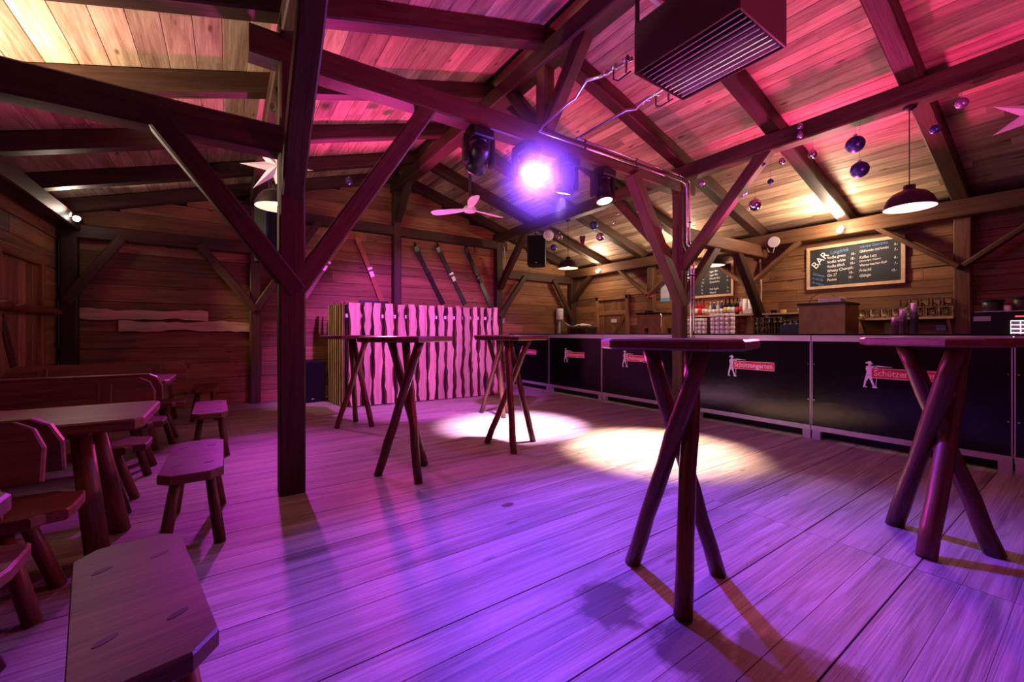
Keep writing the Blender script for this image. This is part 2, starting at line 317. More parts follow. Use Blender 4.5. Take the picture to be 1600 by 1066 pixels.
floor = MB().box(((XL + XW) / 2, (YF + YB) / 2, -0.06), (XW - XL + 0.4, YB - YF + 0.4, 0.06)).build('floor', M['backing']); tag(floor, 'pale worn wooden plank floor of the hall', None, None, 'structure')
fw = 0.153; y = YF + 0.03; i = 0; phase = (0.544 - YF) % 0.459
y = YF + phase - 0.459
while y < YB:
    for k in range(3):
        y0 = y + k * fw; 
        if y0 + fw < YF or y0 > YB - 0.05: continue
        gap = 0.005 if k == 0 else 0.0008
        for xa, xb in ((XL, 2.72), (2.723, XW)):
            L = xb - xa - 0.002; wid = fw - gap
            plank(L, wid, 0.03, 'floor', floor, (xa, y0 + gap + wid / 2, -0.015 + (R.uniform(-0.0005, 0.0005))), (1, 0, 0), (0, 0, 1))
    y += 0.459
def wall(name, label, axis, at, a0, a1, ztop, facing, ph, seed):
    """plank wall: axis 'x' runs along X at Y=at; facing is the sign of the inner normal"""
    rr = random.Random(seed)
    th = 0.05
    b = MB()
    if axis == 'x':
        c = ((a0 + a1) / 2, at - facing * (0.05 + th / 2), 1.3)
        poly = [(a0, 0), (a1, 0), (a1, ztop(a1)), (XR, ztop(XR)), (a0, ztop(a0))]
        vs = [(px, at - facing * 0.04, pz) for px, pz in poly] + [(px, at - facing * (0.04 + th), pz) for px, pz in poly]
        n = 5; b.add(vs, [tuple(range(n)), tuple(range(2 * n - 1, n - 1, -1))] + [(k, (k + 1) % n, n + (k + 1) % n, n + k) for k in range(n)])
    else: b.box((at - facing * (0.04 + th / 2), (a0 + a1) / 2, 1.36), (th, a1 - a0, 2.72))
    base = b.build(name, M['backing']); tag(base, label, None, None, 'structure')
    z = 0.0
    while True:
        h = ph * rr.uniform(0.82, 1.18); t = 0.036 + rr.uniform(-0.006, 0.008)
        lo, hi = a0, a1
        zt = z + h
        if axis == 'x':
            while lo < XR and ztop(lo) < zt - 0.02: lo += 0.05
            while hi > XR and ztop(hi) < zt - 0.02: hi -= 0.05
            if hi - lo < 0.3: break
        elif zt > 2.78: break
        cuts = [lo]
        while cuts[-1] < hi - 0.9: cuts.append(min(hi, cuts[-1] + rr.choice((2.2, 2.8, 3.4, 4.2)) + rr.uniform(-0.2, 0.2)))
        if hi - cuts[-1] < 0.9 and len(cuts) > 1: cuts[-1] = hi
        else: cuts.append(hi)
        for ca, cb in zip(cuts, cuts[1:]):
            L = round(cb - ca - 0.004, 2)
            off = at - facing * (0.04 - t / 2) 
            if axis == 'x': plank(L, h - 0.005, t, 'wall', base, (ca, off, z + h / 2), (1, 0, 0), (0, facing, 0))
            else: plank(L, h - 0.005, t, 'wall', base, (off, ca, z + h / 2), (0, 1, 0), (facing, 0, 0))
        z = zt
    return base
wb = wall('wall_back', 'dark brown horizontal plank gable wall behind the slab booth', 'x', YB, XL, XW, lambda X: zroof(X) + 0.18, -1, 0.21, 3)
wr = wall('wall_right', 'warm brown horizontal plank wall behind the bar', 'y', XW, YF, YB, None, -1, 0.19, 5)
wl = wall('wall_left', 'dark plank side wall behind the benches', 'y', XL, YF, YB, None, 1, 0.2, 8)
wf = MB().add([(XL, YF - 0.05, 0), (XW, YF - 0.05, 0), (XW, YF - 0.05, zroof(XW) + 0.2), (XR, YF - 0.05, zroof(XR) + 0.2), (XL, YF - 0.05, zroof(XL) + 0.2)], [(4, 3, 2, 1, 0)]).build('wall_front', M['wall'])
tag(wf, 'plank gable wall at the entrance end', None, None, 'structure')

def ceiling(name, label, side, bw, seed):
    rr = random.Random(seed); sg = 1 if side == 'L' else -1
    u = Vector((sg * math.cos(TH), 0, math.sin(TH)))          # up the slope to the ridge
    nrm = Vector((-sg * math.sin(TH), 0, math.cos(TH)))
    x0 = XL - 0.25 if side == 'L' else XW + 0.25
    z0 = 3.36 + K * ((x0 - XA) if side == 'L' else (XB - x0))
    start = Vector((x0, 0, z0)) + nrm * 0.18
    slope = abs(XR - x0) / math.cos(TH) + 0.05
    b = MB(); p = [start + nrm * 0.03, start + nrm * 0.03 + u * slope]
    vs = [(q.x, yy, q.z) for q in p for yy in (YF - 0.1, YB + 0.1)] + [(q.x + nrm.x * .04, yy, q.z + nrm.z * .04) for q in p for yy in (YF - 0.1, YB + 0.1)]
    b.add(vs, [(0, 1, 3, 2), (4, 6, 7, 5), (0, 4, 5, 1), (2, 3, 7, 6), (0, 2, 6, 4), (1, 5, 7, 3)])
    base = b.build(name, M['backing']); tag(base, label, None, None, 'structure')
    d = 0.0
    while d < slope - bw * 0.5:
        cuts = sorted({YF, YB, *(round(YF + f * (YB - YF) + rr.uniform(-1.2, 1.2), 1) for f in (0.3, 0.66))})
        for ca, cb in zip(cuts, cuts[1:]):
            plank(round(cb - ca - 0.003, 2), bw - 0.003, 0.022, 'roof', base, start + u * (d + bw / 2) + Vector((0, ca, 0)) + nrm * (0.011 + rr.uniform(-0.001, 0.002)), (0, 1, 0), nrm, 'board')
        d += bw
    return base
ceiling('ceiling_left', 'left slope of the boarded timber roof', 'L', 0.185, 21)
ceiling('ceiling_right', 'right slope of the boarded timber roof', 'R', 0.125, 22)

# ------------------------------------------------------------------ timber frame
for ry in (-1.25, -0.1, 1.04, 2.17, 3.32, 4.48, 5.66, 6.8, 7.86):
    for sg, xe, xp, side in ((1, XL - 0.2, XA, 'left'), (-1, XW + 0.2, XB, 'right')):
        n = Vector((-sg * math.sin(TH), 0, math.cos(TH)))
        q0 = Vector((xe, ry, zroof(xe))) + n * 0.09; q1 = Vector((XR - sg * 0.03, ry, zroof(XR - sg * 0.03))) + n * 0.09
        beam('rafter_beam', q0, q1, 0.15, 0.178, 'beam', up=n, label='dark square rafter under the %s roof boards' % side, group='rafters of the %s roof slope' % side)
beam('ridge_beam', (XR, YF, 3.955), (XR, YB, 3.955), 0.19, 0.2, 'beam', label='dark ridge beam along the top of the roof')
beam('purlin_beam', (XA, YF, 3.265), (XA, YB, 3.265), 0.16, 0.19, 'beam', label='dark purlin carrying the left rafters')
beam('purlin_beam', (XB, YF, 3.265), (XB, YB, 3.265), 0.16, 0.19, 'beam', label='dark purlin carrying the right rafters, hung with baubles')
beam('plate_beam', (XW - 0.16, YF, 2.62), (XW - 0.16, YB, 2.62), 0.22, 0.20, 'post', label='brown wall plate above the chalkboards')
beam('plate_beam', (XL + 0.14, YF, 2.59), (XL + 0.14, YB, 2.59), 0.2, 0.18, 'beam', label='dark wall plate above the benches')
beam('tie_beam', (0.12, YP, 3.105), (5.28, YP, 3.105), 0.17, 0.195, 'beam', label='heavy tie beam carrying the four stage lights')
beam('tie_beam', (XL, YP, 2.47), (XA, YP, 2.47), 0.16, 0.19, 'beam', label='short tie beam from the left post to the side wall')
beam('tie_beam', (XB, YP, 2.47), (XW, YP, 2.47), 0.16, 0.19, 'post', label='short tie beam from the right post to the bar wall')
beam('tie_beam', (XA - .2, YB - 0.1, 3.105), (XB + .2, YB - 0.1, 3.105), 0.12, 0.18, 'beam', label='tie beam against the gable wall above the skis')
beam('tie_beam', (XL, YB - 0.1, 2.50), (XA, YB - 0.1, 2.50), 0.12, 0.18, 'beam', label='tie beam on the gable wall left of the ski display')
beam('tie_beam', (XB, YB - 0.1, 2.47), (XW, YB - 0.1, 2.47), 0.12, 0.18, 'beam', label='tie beam on the gable wall above the towel dispenser')
beam('timber_column', (XA, YP, 0), (XA, YP, 3.17), 0.165, 0.165, 'beam', label='dark square timber post beside the benches', up=(0, 1, 0))
beam('timber_column', (XB, YP, 0), (XB, YP, 3.17), 0.15, 0.15, 'beam', label='dark square timber post in front of the bar', up=(0, 1, 0))
for x, l in ((XA, 'gable wall post behind the left timber post'), (XR, 'gable wall post behind the slab booth'), (XB, 'gable wall post at the corner of the bar')):
    beam('timber_column', (x, YB - 0.1, 0), (x, YB - 0.1, zroof(x) - 0.1), 0.15, 0.14, 'beam', label=l, up=(0, 1, 0))
for x, l in ((XL + 0.12, 'corner post behind the benches'), (XW - 0.12, 'corner post between gable and bar wall')):
    beam('timber_column', (x, YB - 0.1, 0), (x, YB - 0.1, 2.55), 0.16, 0.15, 'beam', label=l, up=(0, 1, 0))
for yy, l in ((1.04, 'brown wall post between chalkboard and coffee machine'), (3.50, 'brown wall post between the two chalkboards'), (5.50, 'brown wall post carrying the exit sign')):
    beam('timber_column', (XW - 0.09, yy, 0), (XW - 0.09, yy, 2.52), 0.15, 0.12, 'post', label=l, up=(1, 0, 0))
def brace(p0, p1, label, mat='beam', w_=0.12, h=0.13, up=(0, 0, 1)):
    beam('brace_beam', p0, p1, w_, h, mat, label=label, up=up)
brace((XA + 0.03, YP - .03, 1.42), (-0.38, YP - .03, 2.48), 'diagonal brace from the left post to its short tie beam')
brace((XA + 0.02, YP - .02, 1.44), (1.46, YP - .02, 3.12), 'diagonal brace from the left post to the heavy tie beam')
brace((XA, YP + .05, 2.05), (XA, 2.2, 3.22), 'brace from the left post forward to the purlin', h=0.15, w_=0.14)
brace((XA, YP, 2.45), (XA, 4.08, 3.22), 'brace from the left post back to the purlin')
brace((XB - .02, YP - .04, 1.52), (4.02, YP - .04, 3.05), 'diagonal brace from the right post to the heavy tie beam', h=0.15, w_=0.14)
brace((XB, YP, 1.5), (6.0, YP, 2.47), 'brace from the right post to the bar wall tie beam')
brace((XB, YP - .03, 2.02), (XB, 2.22, 3.22), 'brace from the right post forward to the purlin', h=0.14)
brace((XB, YP, 2.02), (XB, 4.42, 3.22), 'brace from the right post back to the purlin', h=0.14)
brace((6.5, YP, 2.45), (7.32, YP, 1.42), 'curved looking brace from tie beam down to the bar wall')
beam('king_column', (XR, YP, 3.2), (XR, YP, 3.88), 0.14, 0.15, 'post', label='short king post between tie beam and ridge', up=(0, 1, 0))
brace((XR, YP - .02, 3.22), (XR, 2.72, 3.92), 'short brace from the king post forward to the ridge', h=0.12, w_=0.13)
brace((XR, YP + .02, 3.22), (XR, 3.96, 3.92), 'short brace from the king post back to the ridge', h=0.12, w_=0.13)
yb = YB - 0.17
brace((XA, yb, 1.5), (-0.34, yb, 2.46), 'gable wall brace left of the wall post', w_=.07, h=.12)
brace((XA, yb, 1.5), (1.3, yb, 3.06), 'gable wall brace right of the wall post', w_=.07, h=.12)
brace((XL + .1, yb, 1.55), (-1.2, yb, 2.46), 'gable wall brace from the dark corner post', w_=.07, h=.12)
brace((XB, yb, 1.5), (5.75, yb, 2.45), 'gable wall brace beside the hanging loudspeaker', w_=.07, h=.12)
brace((XB, yb, 2.15), (XB, 6.85, 3.2), 'brace from the gable post forward to the right purlin')
brace((XW - .14, yb, 1.45), (6.62, yb, 2.45), 'gable wall brace by the bar corner', w_=.07, h=.12)
brace((XR, yb, 3.3), (XR, 7.2, 3.92), 'short brace from gable wall to ridge beam')
xw = XW - 0.2
for py, l in ((1.04, 'coffee machine'), (3.50, 'bottle shelf'), (5.50, 'exit sign')):
    for s_, sd in ((1, 'far'), (-1, 'near')):
        brace((xw, py + 0.02 * s_, 1.93), (xw, py + 0.82 * s_, 2.58), 'bar wall brace on the %s side of the post by the %s' % (sd, l), mat='post', w_=.06, h=.12, up=(1, 0, 0))
brace((xw, YB - .15, 1.9), (xw, 7.1, 2.58), 'bar wall brace in the dark gable corner', w_=.06, h=.12, up=(1, 0, 0))

# ------------------------------------------------------------------ door in the bar wall, gate in the left wall
dr = MB().box((XW - 0.005, 6.62, 0.95), (0.03, 0.86, 1.9)).build('door_1', M['backing']); tag(dr, 'brown plank door with a small white notice behind the bar', None, None, 'structure')
for k in range(5): plank(1.88, 0.168, 0.022, 'wall', dr, (XW - 0.03, 6.62 - 0.344 + k * 0.172, 0.01), (0, 0, 1), (-1, 0, 0), 'door_plank')
for zz in (0.35, 1.6): beam('cross_rail', (XW - 0.05, 6.22, zz), (XW - 0.05, 7.02, zz), 0.1, 0.025, 'wall', up=(1, 0, 0), parent=dr, jit=0)
beam('cross_rail', (XW - 0.05, 7.0, 0.4), (XW - 0.05, 6.25, 1.55), 0.1, 0.025, 'wall', up=(1, 0, 0), parent=dr, jit=0)
for yy in (6.17, 7.08): beam('door_frame', (XW - 0.05, yy, 0), (XW - 0.05, yy, 2.0), 0.1, 0.07, 'wall', up=(1, 0, 0), parent=dr, jit=0)
beam('door_frame', (XW - 0.05, 6.12, 1.95), (XW - 0.05, 7.13, 1.95), 0.1, 0.07, 'wall', up=(1, 0, 0), parent=dr, jit=0)
MB().box((XW - 0.067, 6.55, 1.42), (0.004, 0.16, 0.08)).build('notice', M['paper'], dr)
gt = MB().box((XL + 0.005, 6.55, 0.95), (0.03, 1.1, 1.9)).build('door_2', M['backing']); tag(gt, 'dark vertical plank door in the side wall behind the benches', None, None, 'structure')
for k in range(6): plank(1.9, 0.18, 0.022, 'wall', gt, (XL + 0.03, 6.55 - 0.46 + k * 0.184, 0.01), (0, 0, 1), (1, 0, 0), 'door_plank')
beam('cross_rail', (XL + 0.05, 6.1, 1.3), (XL + 0.05, 6.6, 0.4), 0.1, 0.03, 'beam', up=(1, 0, 0), parent=gt, jit=0)
for yy in (5.97, 7.13): beam('door_frame', (XL + 0.05, yy, 0), (XL + 0.05, yy, 1.98), 0.1, 0.07, 'wall', up=(1, 0, 0), parent=gt, jit=0)
beam('door_frame', (XL + 0.05, 5.9, 1.97), (XL + 0.05, 7.2, 1.97), 0.1, 0.07, 'wall', up=(1, 0, 0), parent=gt, jit=0)
lp = []; lr = []
for k in range(15):
    lp.append((XL + 0.13 + R.uniform(-.01, .01), 5.6 + k * 0.13, 1.385 + R.uniform(-.012, .012))); lr.append(0.04 + R.uniform(-0.006, 0.016))
tag(MB().tube(lp, lr, 10).build('log_rail', M['furn'], smooth=True), 'knobbly peeled log rail fixed across the side wall door', 'rail')
# live-edge slabs
def slab(L, w_, th, seed, mats=('slab', 'bark'), bark=(0.006, 0.028), wob=0.012):
    rr = random.Random(seed); n = max(6, int(L / 0.09)); b = MB(); rows = []
    ph = [rr.uniform(0, 6.3) for _ in range(4)]
    for i in range(n + 1):
        x = L * i / n
        wv = lambda p, q: wob * (math.sin(x * 5.1 + p) + 0.6 * math.sin(x * 11 + q)) + rr.uniform(-.003, .003)
        a = -w_ / 2 + wv(ph[0], ph[1]); c = w_ / 2 + wv(ph[2], ph[3])
        rows.append([(x, a, 0), (x, c, 0), (x, c - rr.uniform(*bark), th), (x, a + rr.uniform(*bark), th)])
    vs = [p for r_ in rows for p in r_]; fs = []; mi = []
    for i in range(n):
        for k, m_ in ((0, 0), (1, 1), (2, 0), (3, 1)):
            fs.append((i * 4 + k, (i + 1) * 4 + k, (i + 1) * 4 + (k + 1) % 4, i * 4 + (k + 1) % 4)); mi.append(m_)
    fs += [(3, 2, 1, 0), tuple(n * 4 + k for k in range(4))]; mi += [0, 0]
    b.v = vs; b.f = [tuple(reversed(f)) for f in fs]; b.mi = mi
    return b, [M[m_] for m_ in mats]
for (xa, z, L, wd, sd, lab) in ((-1.76, 1.395, 1.52, 0.17, 41, 'pale live-edge slab on the gable wall, the upper of two'), (-1.26, 1.235, 1.56, 0.17, 42, 'pale live-edge slab on the gable wall, the lower of two')):
    b, ms = slab(L, wd, 0.035, sd); o = b.build('wall_slab', ms); frame(o, (xa, YB - 0.01, z), (1, 0, 0), (0, -1, 0)); tag(o, lab, 'wooden slab', 'live-edge slabs on the gable wall')

# ------------------------------------------------------------------ bar
BX = 5.17
UNITS = [(-0.93, 0.455), (0.465, 1.845), (1.855, 3.185), (3.47, 4.865), (4.875, 6.245), (6.255, 7.62)]
ULAB = ['black bar unit at the near end of the counter, cut by the picture edge', 'black bar unit whose red banner is crossed by tall table legs', 'black bar unit lit violet, banner fully seen',
        'black bar unit just beyond the bar post', 'black bar unit second from the gable wall', 'black bar unit next to the gable wall']
MAN = {  # rifleman emblem, u to the reader's right, v up, in metres
    'hat': [(.022, .236), (.03, .246), (.04, .248), (.05, .258), (.066, .256), (.07, .244), (.082, .235), (.078, .228), (.06, .234), (.04, .232)],
    'face': [(.046, .232), (.07, .230), (.068, .214), (.056, .208), (.046, .216)],
    'coat': [(.03, .206), (.052, .212), (.066, .204), (.07, .18), (.066, .15), (.07, .125), (.026, .115), (.034, .15), (.026, .18)],
    'arm': [(.06, .205), (.094, .216), (.112, .206), (.118, .19), (.10, .186), (.094, .198), (.066, .186)],
    'gun': [(.076, .212), (.115, .216), (.222, .208), (.222, .202), (.115, .203), (.09, .198)],
    'breeches': [(.026, .113), (.07, .122), (.078, .085), (.062, .07), (.05, .092), (.034, .06), (.014, .062)],
    'leg_back': [(.014, .06), (.032, .058), (.022, .012), (.04, .004), (.036, -.002), (.004, 0), (.010, .015)],
    'leg_front': [(.06, .07), (.078, .08), (.096, .018), (.116, .004), (.112, -.004), (.078, -.002), (.08, .014)],
    'musket_rest': [(.112, .19), (.116, .19), (.106, .0), (.101, .0)],
}
def emblem(parent, yl, z0):
    root = bpy.data.objects.new('emblem', None); C.objects.link(root); root.parent = parent; root.empty_display_size = .02
    xx = BX - 0.0035
    for nm, poly in MAN.items():
        b = MB(); b.add([(xx, yl - u, z0 + v) for u, v in poly], [tuple(range(len(poly)))]); o = b.build(nm, M['logo'], root)
    b = MB(); b.box((xx - 0.0005, yl - 0.305, z0 + .142), (0.002, 0.474, 0.098)); b.build('banner_edge', M['logo'], root)
    b = MB(); b.box((xx - 0.0015, yl - 0.305, z0 + .142), (0.002, 0.466, 0.088)); b.build('banner', M['red'], root)
    me = text_mesh('Sch\u00fctzengarten', 0.083, M['logo'], bold=0.0006); t = link('lettering', me, root)
    wd = max(v.co.x for v in me.vertices); t.matrix_basis = Matrix(((0, 0, -1, xx - 0.0035), (-1 * .435 / wd, 0, 0, yl - 0.088), (0, 1, 0, z0 + .118), (0, 0, 0, 1)))
for (ya, yb_), lab in zip(UNITS, ULAB):
    yc = (ya + yb_) / 2; W = yb_ - ya
    t = thing('bar_unit', (0, 0, 0), lab, 'bar counter', 'black units of the bar')
    MB().box((BX + 0.010, yc, 0.595), (0.018, W, 0.90)).build('front_panel', M['panel'], t)
    MB().box((BX + 0.004, yc, 1.078), (0.028, W, 0.066), ch=0.003).build('top_fascia', M['alu'], t)
    MB().box((BX + 0.002, yc, 0.120), (0.03, W, 0.050), ch=0.003).build('bottom_rail', M['alu'], t)
    for q in (ya + 0.04, yb_ - 0.04):
        MB().box((BX + 0.03, q, 0.048), (0.06, 0.075, 0.095), ch=0.004).build('foot', M['alu'], t)
        MB().box((BX + 0.60, q, 0.048), (0.06, 0.075, 0.095), ch=0.004).build('foot', M['alu'], t)
        MB().box((BX + 0.33, q - math.copysign(0.03, q - yc) * -1, 0.595), (0.6, 0.015, 0.9)).build('side_panel', M['panel'], t)
    for q in (ya + 0.003, yb_ - 0.003): MB().box((BX - 0.002, q, 0.60), (0.008, 0.007, 0.90)).build('edge_strip', M['alu'], t)
    for q in (ya + 0.022, yb_ - 0.022):
        for z in (0.42, 0.80): MB().cyl((BX + 0.001, q, z), (BX - 0.004, q, z), 0.007, n=8).build('bolt', M['chrome'], t)
    MB().box((BX + 0.62, yc, 0.55), (0.02, W, 0.02)).build('rear_rail', M['alu'], t)
    MB().box((BX + 0.16, yc, 0.05), (0.02, W, 0.10)).build('plinth_board', M['panel'], t)
    emblem(t, yb_ - 0.43, 0.602)
tag(MB().box((BX + 0.32, 1.26, 1.1175), (0.70, 4.38, 0.013)).build('bar_worktop', M['panel']), 'thin black bar worktop on the near side of the bar post', 'worktop')
tag(MB().box((BX + 0.32, 5.53, 1.1175), (0.70, 4.15, 0.013)).build('bar_worktop', M['panel']), 'thin black bar worktop on the far side of the bar post', 'worktop')

# ------------------------------------------------------------------ tall tripod tables
TABLES = [
    ((1.69, 1.11), [((1.643, 1.346), (1.635, 0.978)), ((1.494, 0.974), (1.845, 1.149)), ((1.896, 1.054), (1.623, 1.229))], 0.036, 0.30, 'tall log table standing beside the dark floor stains, the nearest one'),
    ((3.12, 0.54), [((3.247, 0.74), (3.064, 0.453)), ((2.898, 0.539), (3.401, 0.488)), ((3.215, 0.344), (3.134, 0.671))], 0.042, -0.45, 'thick legged tall log table in front of the near bar units'),
    ((1.17, 3.2), [((0.987, 3.324), (1.223, 3.032)), ((1.191, 2.978), (1.219, 3.326)), ((1.394, 3.355), (1.112, 3.375))], 0.034, 0.5, 'tall log table nearest to the left timber post'),
    ((2.36, 3.44), [((2.213, 3.675), (2.531, 3.383)), ((2.221, 3.2), (2.293, 3.426)), ((2.636, 3.446), (2.392, 3.539))], 0.032, 0.2, 'tall log table inside the lavender light pool'),
    ((1.25, 5.27), [((1.078, 5.262), (1.386, 5.103)), ((1.359, 5.505), (1.283, 5.416)), ((1.444, 5.093), (1.303, 5.403))], 0.032, 0.1, 'tall log table at the left end of the slab booth'),
    ((3.13, 4.9), [((2.984, 5.114), (3.126, 4.766)), ((3.05, 4.635), (3.187, 4.992)), ((3.273, 4.858), (3.074, 5.069))], 0.032, 0.7, 'pink lit tall log table hidden behind another at the light pool'),
]
for k, ((cx, cy), legs, r, rz, lab) in enumerate(TABLES):
    t = thing('bar_table', (cx, cy, 0), lab, 'table', 'tall tripod log tables', 0)
    a, b_, q = 0.305, 0.29, 0.095
    poly = [(-a + q, -b_), (a - q, -b_), (a, -b_ + q), (a, b_ - q), (a - q, b_), (-a + q, b_), (-a, b_ - q), (-a, -b_ + q)]
    rr = random.Random(60 + k)
    poly = [(x + rr.uniform(-.012, .012), y + rr.uniform(-.012, .012)) for x, y in poly]
    tp = MB().prism(poly, 1.063, 1.106, ch=0.008).build('table_top', M['table'], t); tp.rotation_euler = (0, 0, rz); tp.location = ((0.07, -0.03, 0) if k == 1 else (0, 0, 0))
    for f, u in legs:
        p0 = Vector((f[0] - cx, f[1] - cy, 0)); p1 = Vector((u[0] - cx, u[1] - cy, 1.066))
        pts = []; rad = []
        for i in range(9):
            s_ = i / 8; pts.append(p0.lerp(p1, s_) + Vector((rr.uniform(-.004, .004), rr.uniform(-.004, .004), 0)) * (0 < i < 8)); rad.append(r * (1 + rr.uniform(-.05, .05)))
        L = (p1 - p0).length
        o = MB().tube([(L * i / 8, (rr.uniform(-.004, .004) if 0 < i < 8 else 0), (rr.uniform(-.004, .004) if 0 < i < 8 else 0)) for i in range(9)], rad, 12).build('leg', M['table'], t, smooth=True)
        frame(o, p0, p1 - p0, (0.3, 1, 0.2))

# ------------------------------------------------------------------ benches, low tables and stools on the left
def round_leg(parent, p0, p1, r, mat='furn'):
    L = (Vector(p1) - Vector(p0)).length
    o = MB().tube([(0, 0, 0), (L * .5, 0, 0), (L, 0, 0)], [r * 1.02, r, r * .86], 10).build('leg', M[mat], parent, smooth=True); frame(o, p0, Vector(p1) - Vector(p0), (0.2, 1, 0.3)); return o
def bench(yc, s, lab, xr=-0.42, L=1.36):
    """long bench along X, its right end at xr; s=+1 sits facing +Y (backrest on the -Y side)"""
    t = thing('bench', (xr - L / 2, yc, 0), lab, 'bench', 'long benches with backrests')
    h, d = L / 2, 0.175
    def end(sx): return [(sx * (h - .10), -d), (sx * (h - .07), -d + .035), (sx * (h - .01), -d + .05), (sx * h, -d + .10), (sx * h, d - .10), (sx * (h - .01), d - .05), (sx * (h - .07), d - .035), (sx * (h - .10), d)]
    poly = end(1) + end(-1)[::-1]
    MB().prism(poly, 0.375, 0.42, ch=0.007).build('seat', M['furn'], t)
    for sx in (-1, 1):
        for sy in (-1, 1): round_leg(t, (sx * (h - .10), sy * .15, 0), (sx * (h - .2), sy * .09, 0.38), 0.028)
    yb0, yb1 = -s * 0.155, -s * 0.235
    pts = [(-h, 0.0), (h, 0.0), (h, .12), (h - .03, .19), (h - .08, .22), (-h + .08, .22), (-h + .03, .19), (-h, .12)]
    b = MB().prism(pts, -0.016, 0.016, ch=0.006).build('backrest', M['furn'], t)
    ax = Vector((0, yb1 - yb0, 0.40)).normalized()
    frame(b, (0, yb0 - s * 0.045, 0.60), (1, 0, 0), Vector((1, 0, 0)).cross(ax))
    for sx in (-0.42, 0.42):
        o = MB().box((0.19, 0, 0), (0.38, 0.07, 0.025), ch=0.004).build('back_post', M['furn'], t)
        frame(o, (sx, yb0 + s * 0.012, 0.41), ax, (0, s, 0))
    return t
bench(1.97, -1, 'bench back to back in front of the second one, facing the nearest low table', -0.54, 1.25)
bench(2.53, 1, 'bench on the near side of the low table with an end stool', -0.52, 1.27)
bench(3.66, -1, 'bench just behind the low table, its long backrest turned to it')
bench(4.52, 1, 'bench back to back behind the low table, orange lit seat in middle row')
bench(5.62, -1, 'bench with the farthest visible long backrest before the gable wall', -0.36)
def low_table(yc, xr, lab, Yw=0.66):
    L = 1.33; t = thing('low_table', (xr - L / 2, yc, 0), lab, 'table', 'low wooden tables between the benches')
    h, d = L / 2, Yw / 2
    MB().prism([(-h, -d), (h - .03, -d), (h, -d + .04), (h, d - .04), (h - .03, d), (-h, d)], 0.668, 0.72, ch=0.008).build('table_top', M['furn'], t)
    for sx in (-1, 1):
        for sy in (-1, 1): round_leg(t, (sx * (h - .17), sy * .23, 0), (sx * (h - .26), sy * .12, 0.67), 0.047)
        o = MB().box((0, 0, 0.655), (0.11, 0.5, 0.03)).build('batten', M['furn'], t, loc=(sx * (h - .26), 0, 0))
    return t
low_table(3.00, -0.335, 'low wooden table with a pale top beside the nearer end stool')
low_table(1.33, -0.46, 'low wooden table cut off by the left picture edge')
low_table(5.06, -0.42, 'low wooden table in the middle row behind the backrests')
low_table(6.85, -0.42, 'low wooden table next to the gable wall')
def stool(c, L, W, rz, lab, zt=0.42):
    t = thing('stool', (c[0], c[1], 0), lab, 'stool', 'small wooden end stools', rz)
    a, b_, q = W / 2, L / 2, 0.055
    rr = random.Random(int(c[1] * 100))
    poly = [(-a + q, -b_), (a - q, -b_), (a, -b_ + q), (a, b_ - q), (a - q, b_), (-a + q, b_), (-a, b_ - q), (-a, -b_ + q)]
    seat = MB().prism([(x + rr.uniform(-.006, .006), y_) for x, y_ in poly], zt - 0.048, zt, ch=0.006).build('seat', M['furn'], t)
    for sx in (-1, 1):
        for sy in (-1, 1):
            round_leg(t, (sx * (a - .015), sy * (b_ - .10), 0), (sx * (a - .065), sy * (b_ - .19), zt - 0.04), 0.027)
            pg = MB().lathe([(0.021, 0), (0.021, .0012), (0, .0012)], 12).build('leg_peg', M['beam'], seat); pg.location = (sx * (a - .065), sy * (b_ - .19), zt)
            pg.scale = (1.25, 0.5, 1); pg.rotation_euler = (0, 0, 0.5)
    return t
stool((-0.205, 1.53), 0.78, 0.262, 0.19, 'big reddish wooden stool in the bottom corner, pegged seat in full view')
stool((-0.15, 3.05), 0.80, 0.27, 0.0, 'pale grey topped stool at the end of the low table')
stool((-0.13, 4.98), 0.86, 0.27, 0.02, 'orange topped stool in the middle row of benches')
stool((-0.24, 6.95), 0.80, 0.28, 0.0, 'dark stool in front of the gable wall logs')

# ------------------------------------------------------------------ slab booth
bt = thing('dj_booth', (2.8, 6.9, 0), 'DJ booth faced with upright pale live-edge slabs and dark bark', 'booth')
A, Bp = Vector((1.50, 6.62, 0)), Vector((4.13, 6.43, 0)); dv = (Bp - A).normalized(); nv = Vector((dv.y, -dv.x, 0)); off = Vector((2.8, 6.9, 0))
b = MB(); b.box((0, 0, 0), (0.02, 0.02, 0.02))
def booth_wall(p, q, zt, parent):
    d = (q - p); L = d.length; o = MB().box((L / 2, 0, zt / 2), (L, 0.02, zt)).build('booth_panel', M['backing'], parent); frame(o, p - off, d, (0, 0, 1)); return o
bn = -nv
booth_wall(A + bn * .05, Bp + bn * .05, 1.57, bt)
S0 = Vector((1.42, 7.5, 0)); booth_wall(A + Vector((.05, .03, 0)), S0 + Vector((.05, 0, 0)), 1.57, bt); booth_wall(Bp + bn * .05, Vector((4.2, 7.4, 0)), 1.57, bt)
rail = MB().box((1.3, 0, 0), (2.62, 0.012, 0.055)).build('clamp_rail', M['white'], bt); frame(rail, A + nv * 0.012 + Vector((0, 0, 1.40)) - off + bn * 0.045, dv, (0, 0, 1))
pos = 0.02; k = 0; Lf = (Bp - A).length
widths = [0.20, 0.125, 0.15, 0.165, 0.165, 0.165, 0.15, 0.145, 0.14, 0.14, 0.14, 0.135, 0.13, 0.125, 0.12, 0.12]
sc_ = (Lf - 0.02 - 0.016 * len(widths)) / sum(widths)
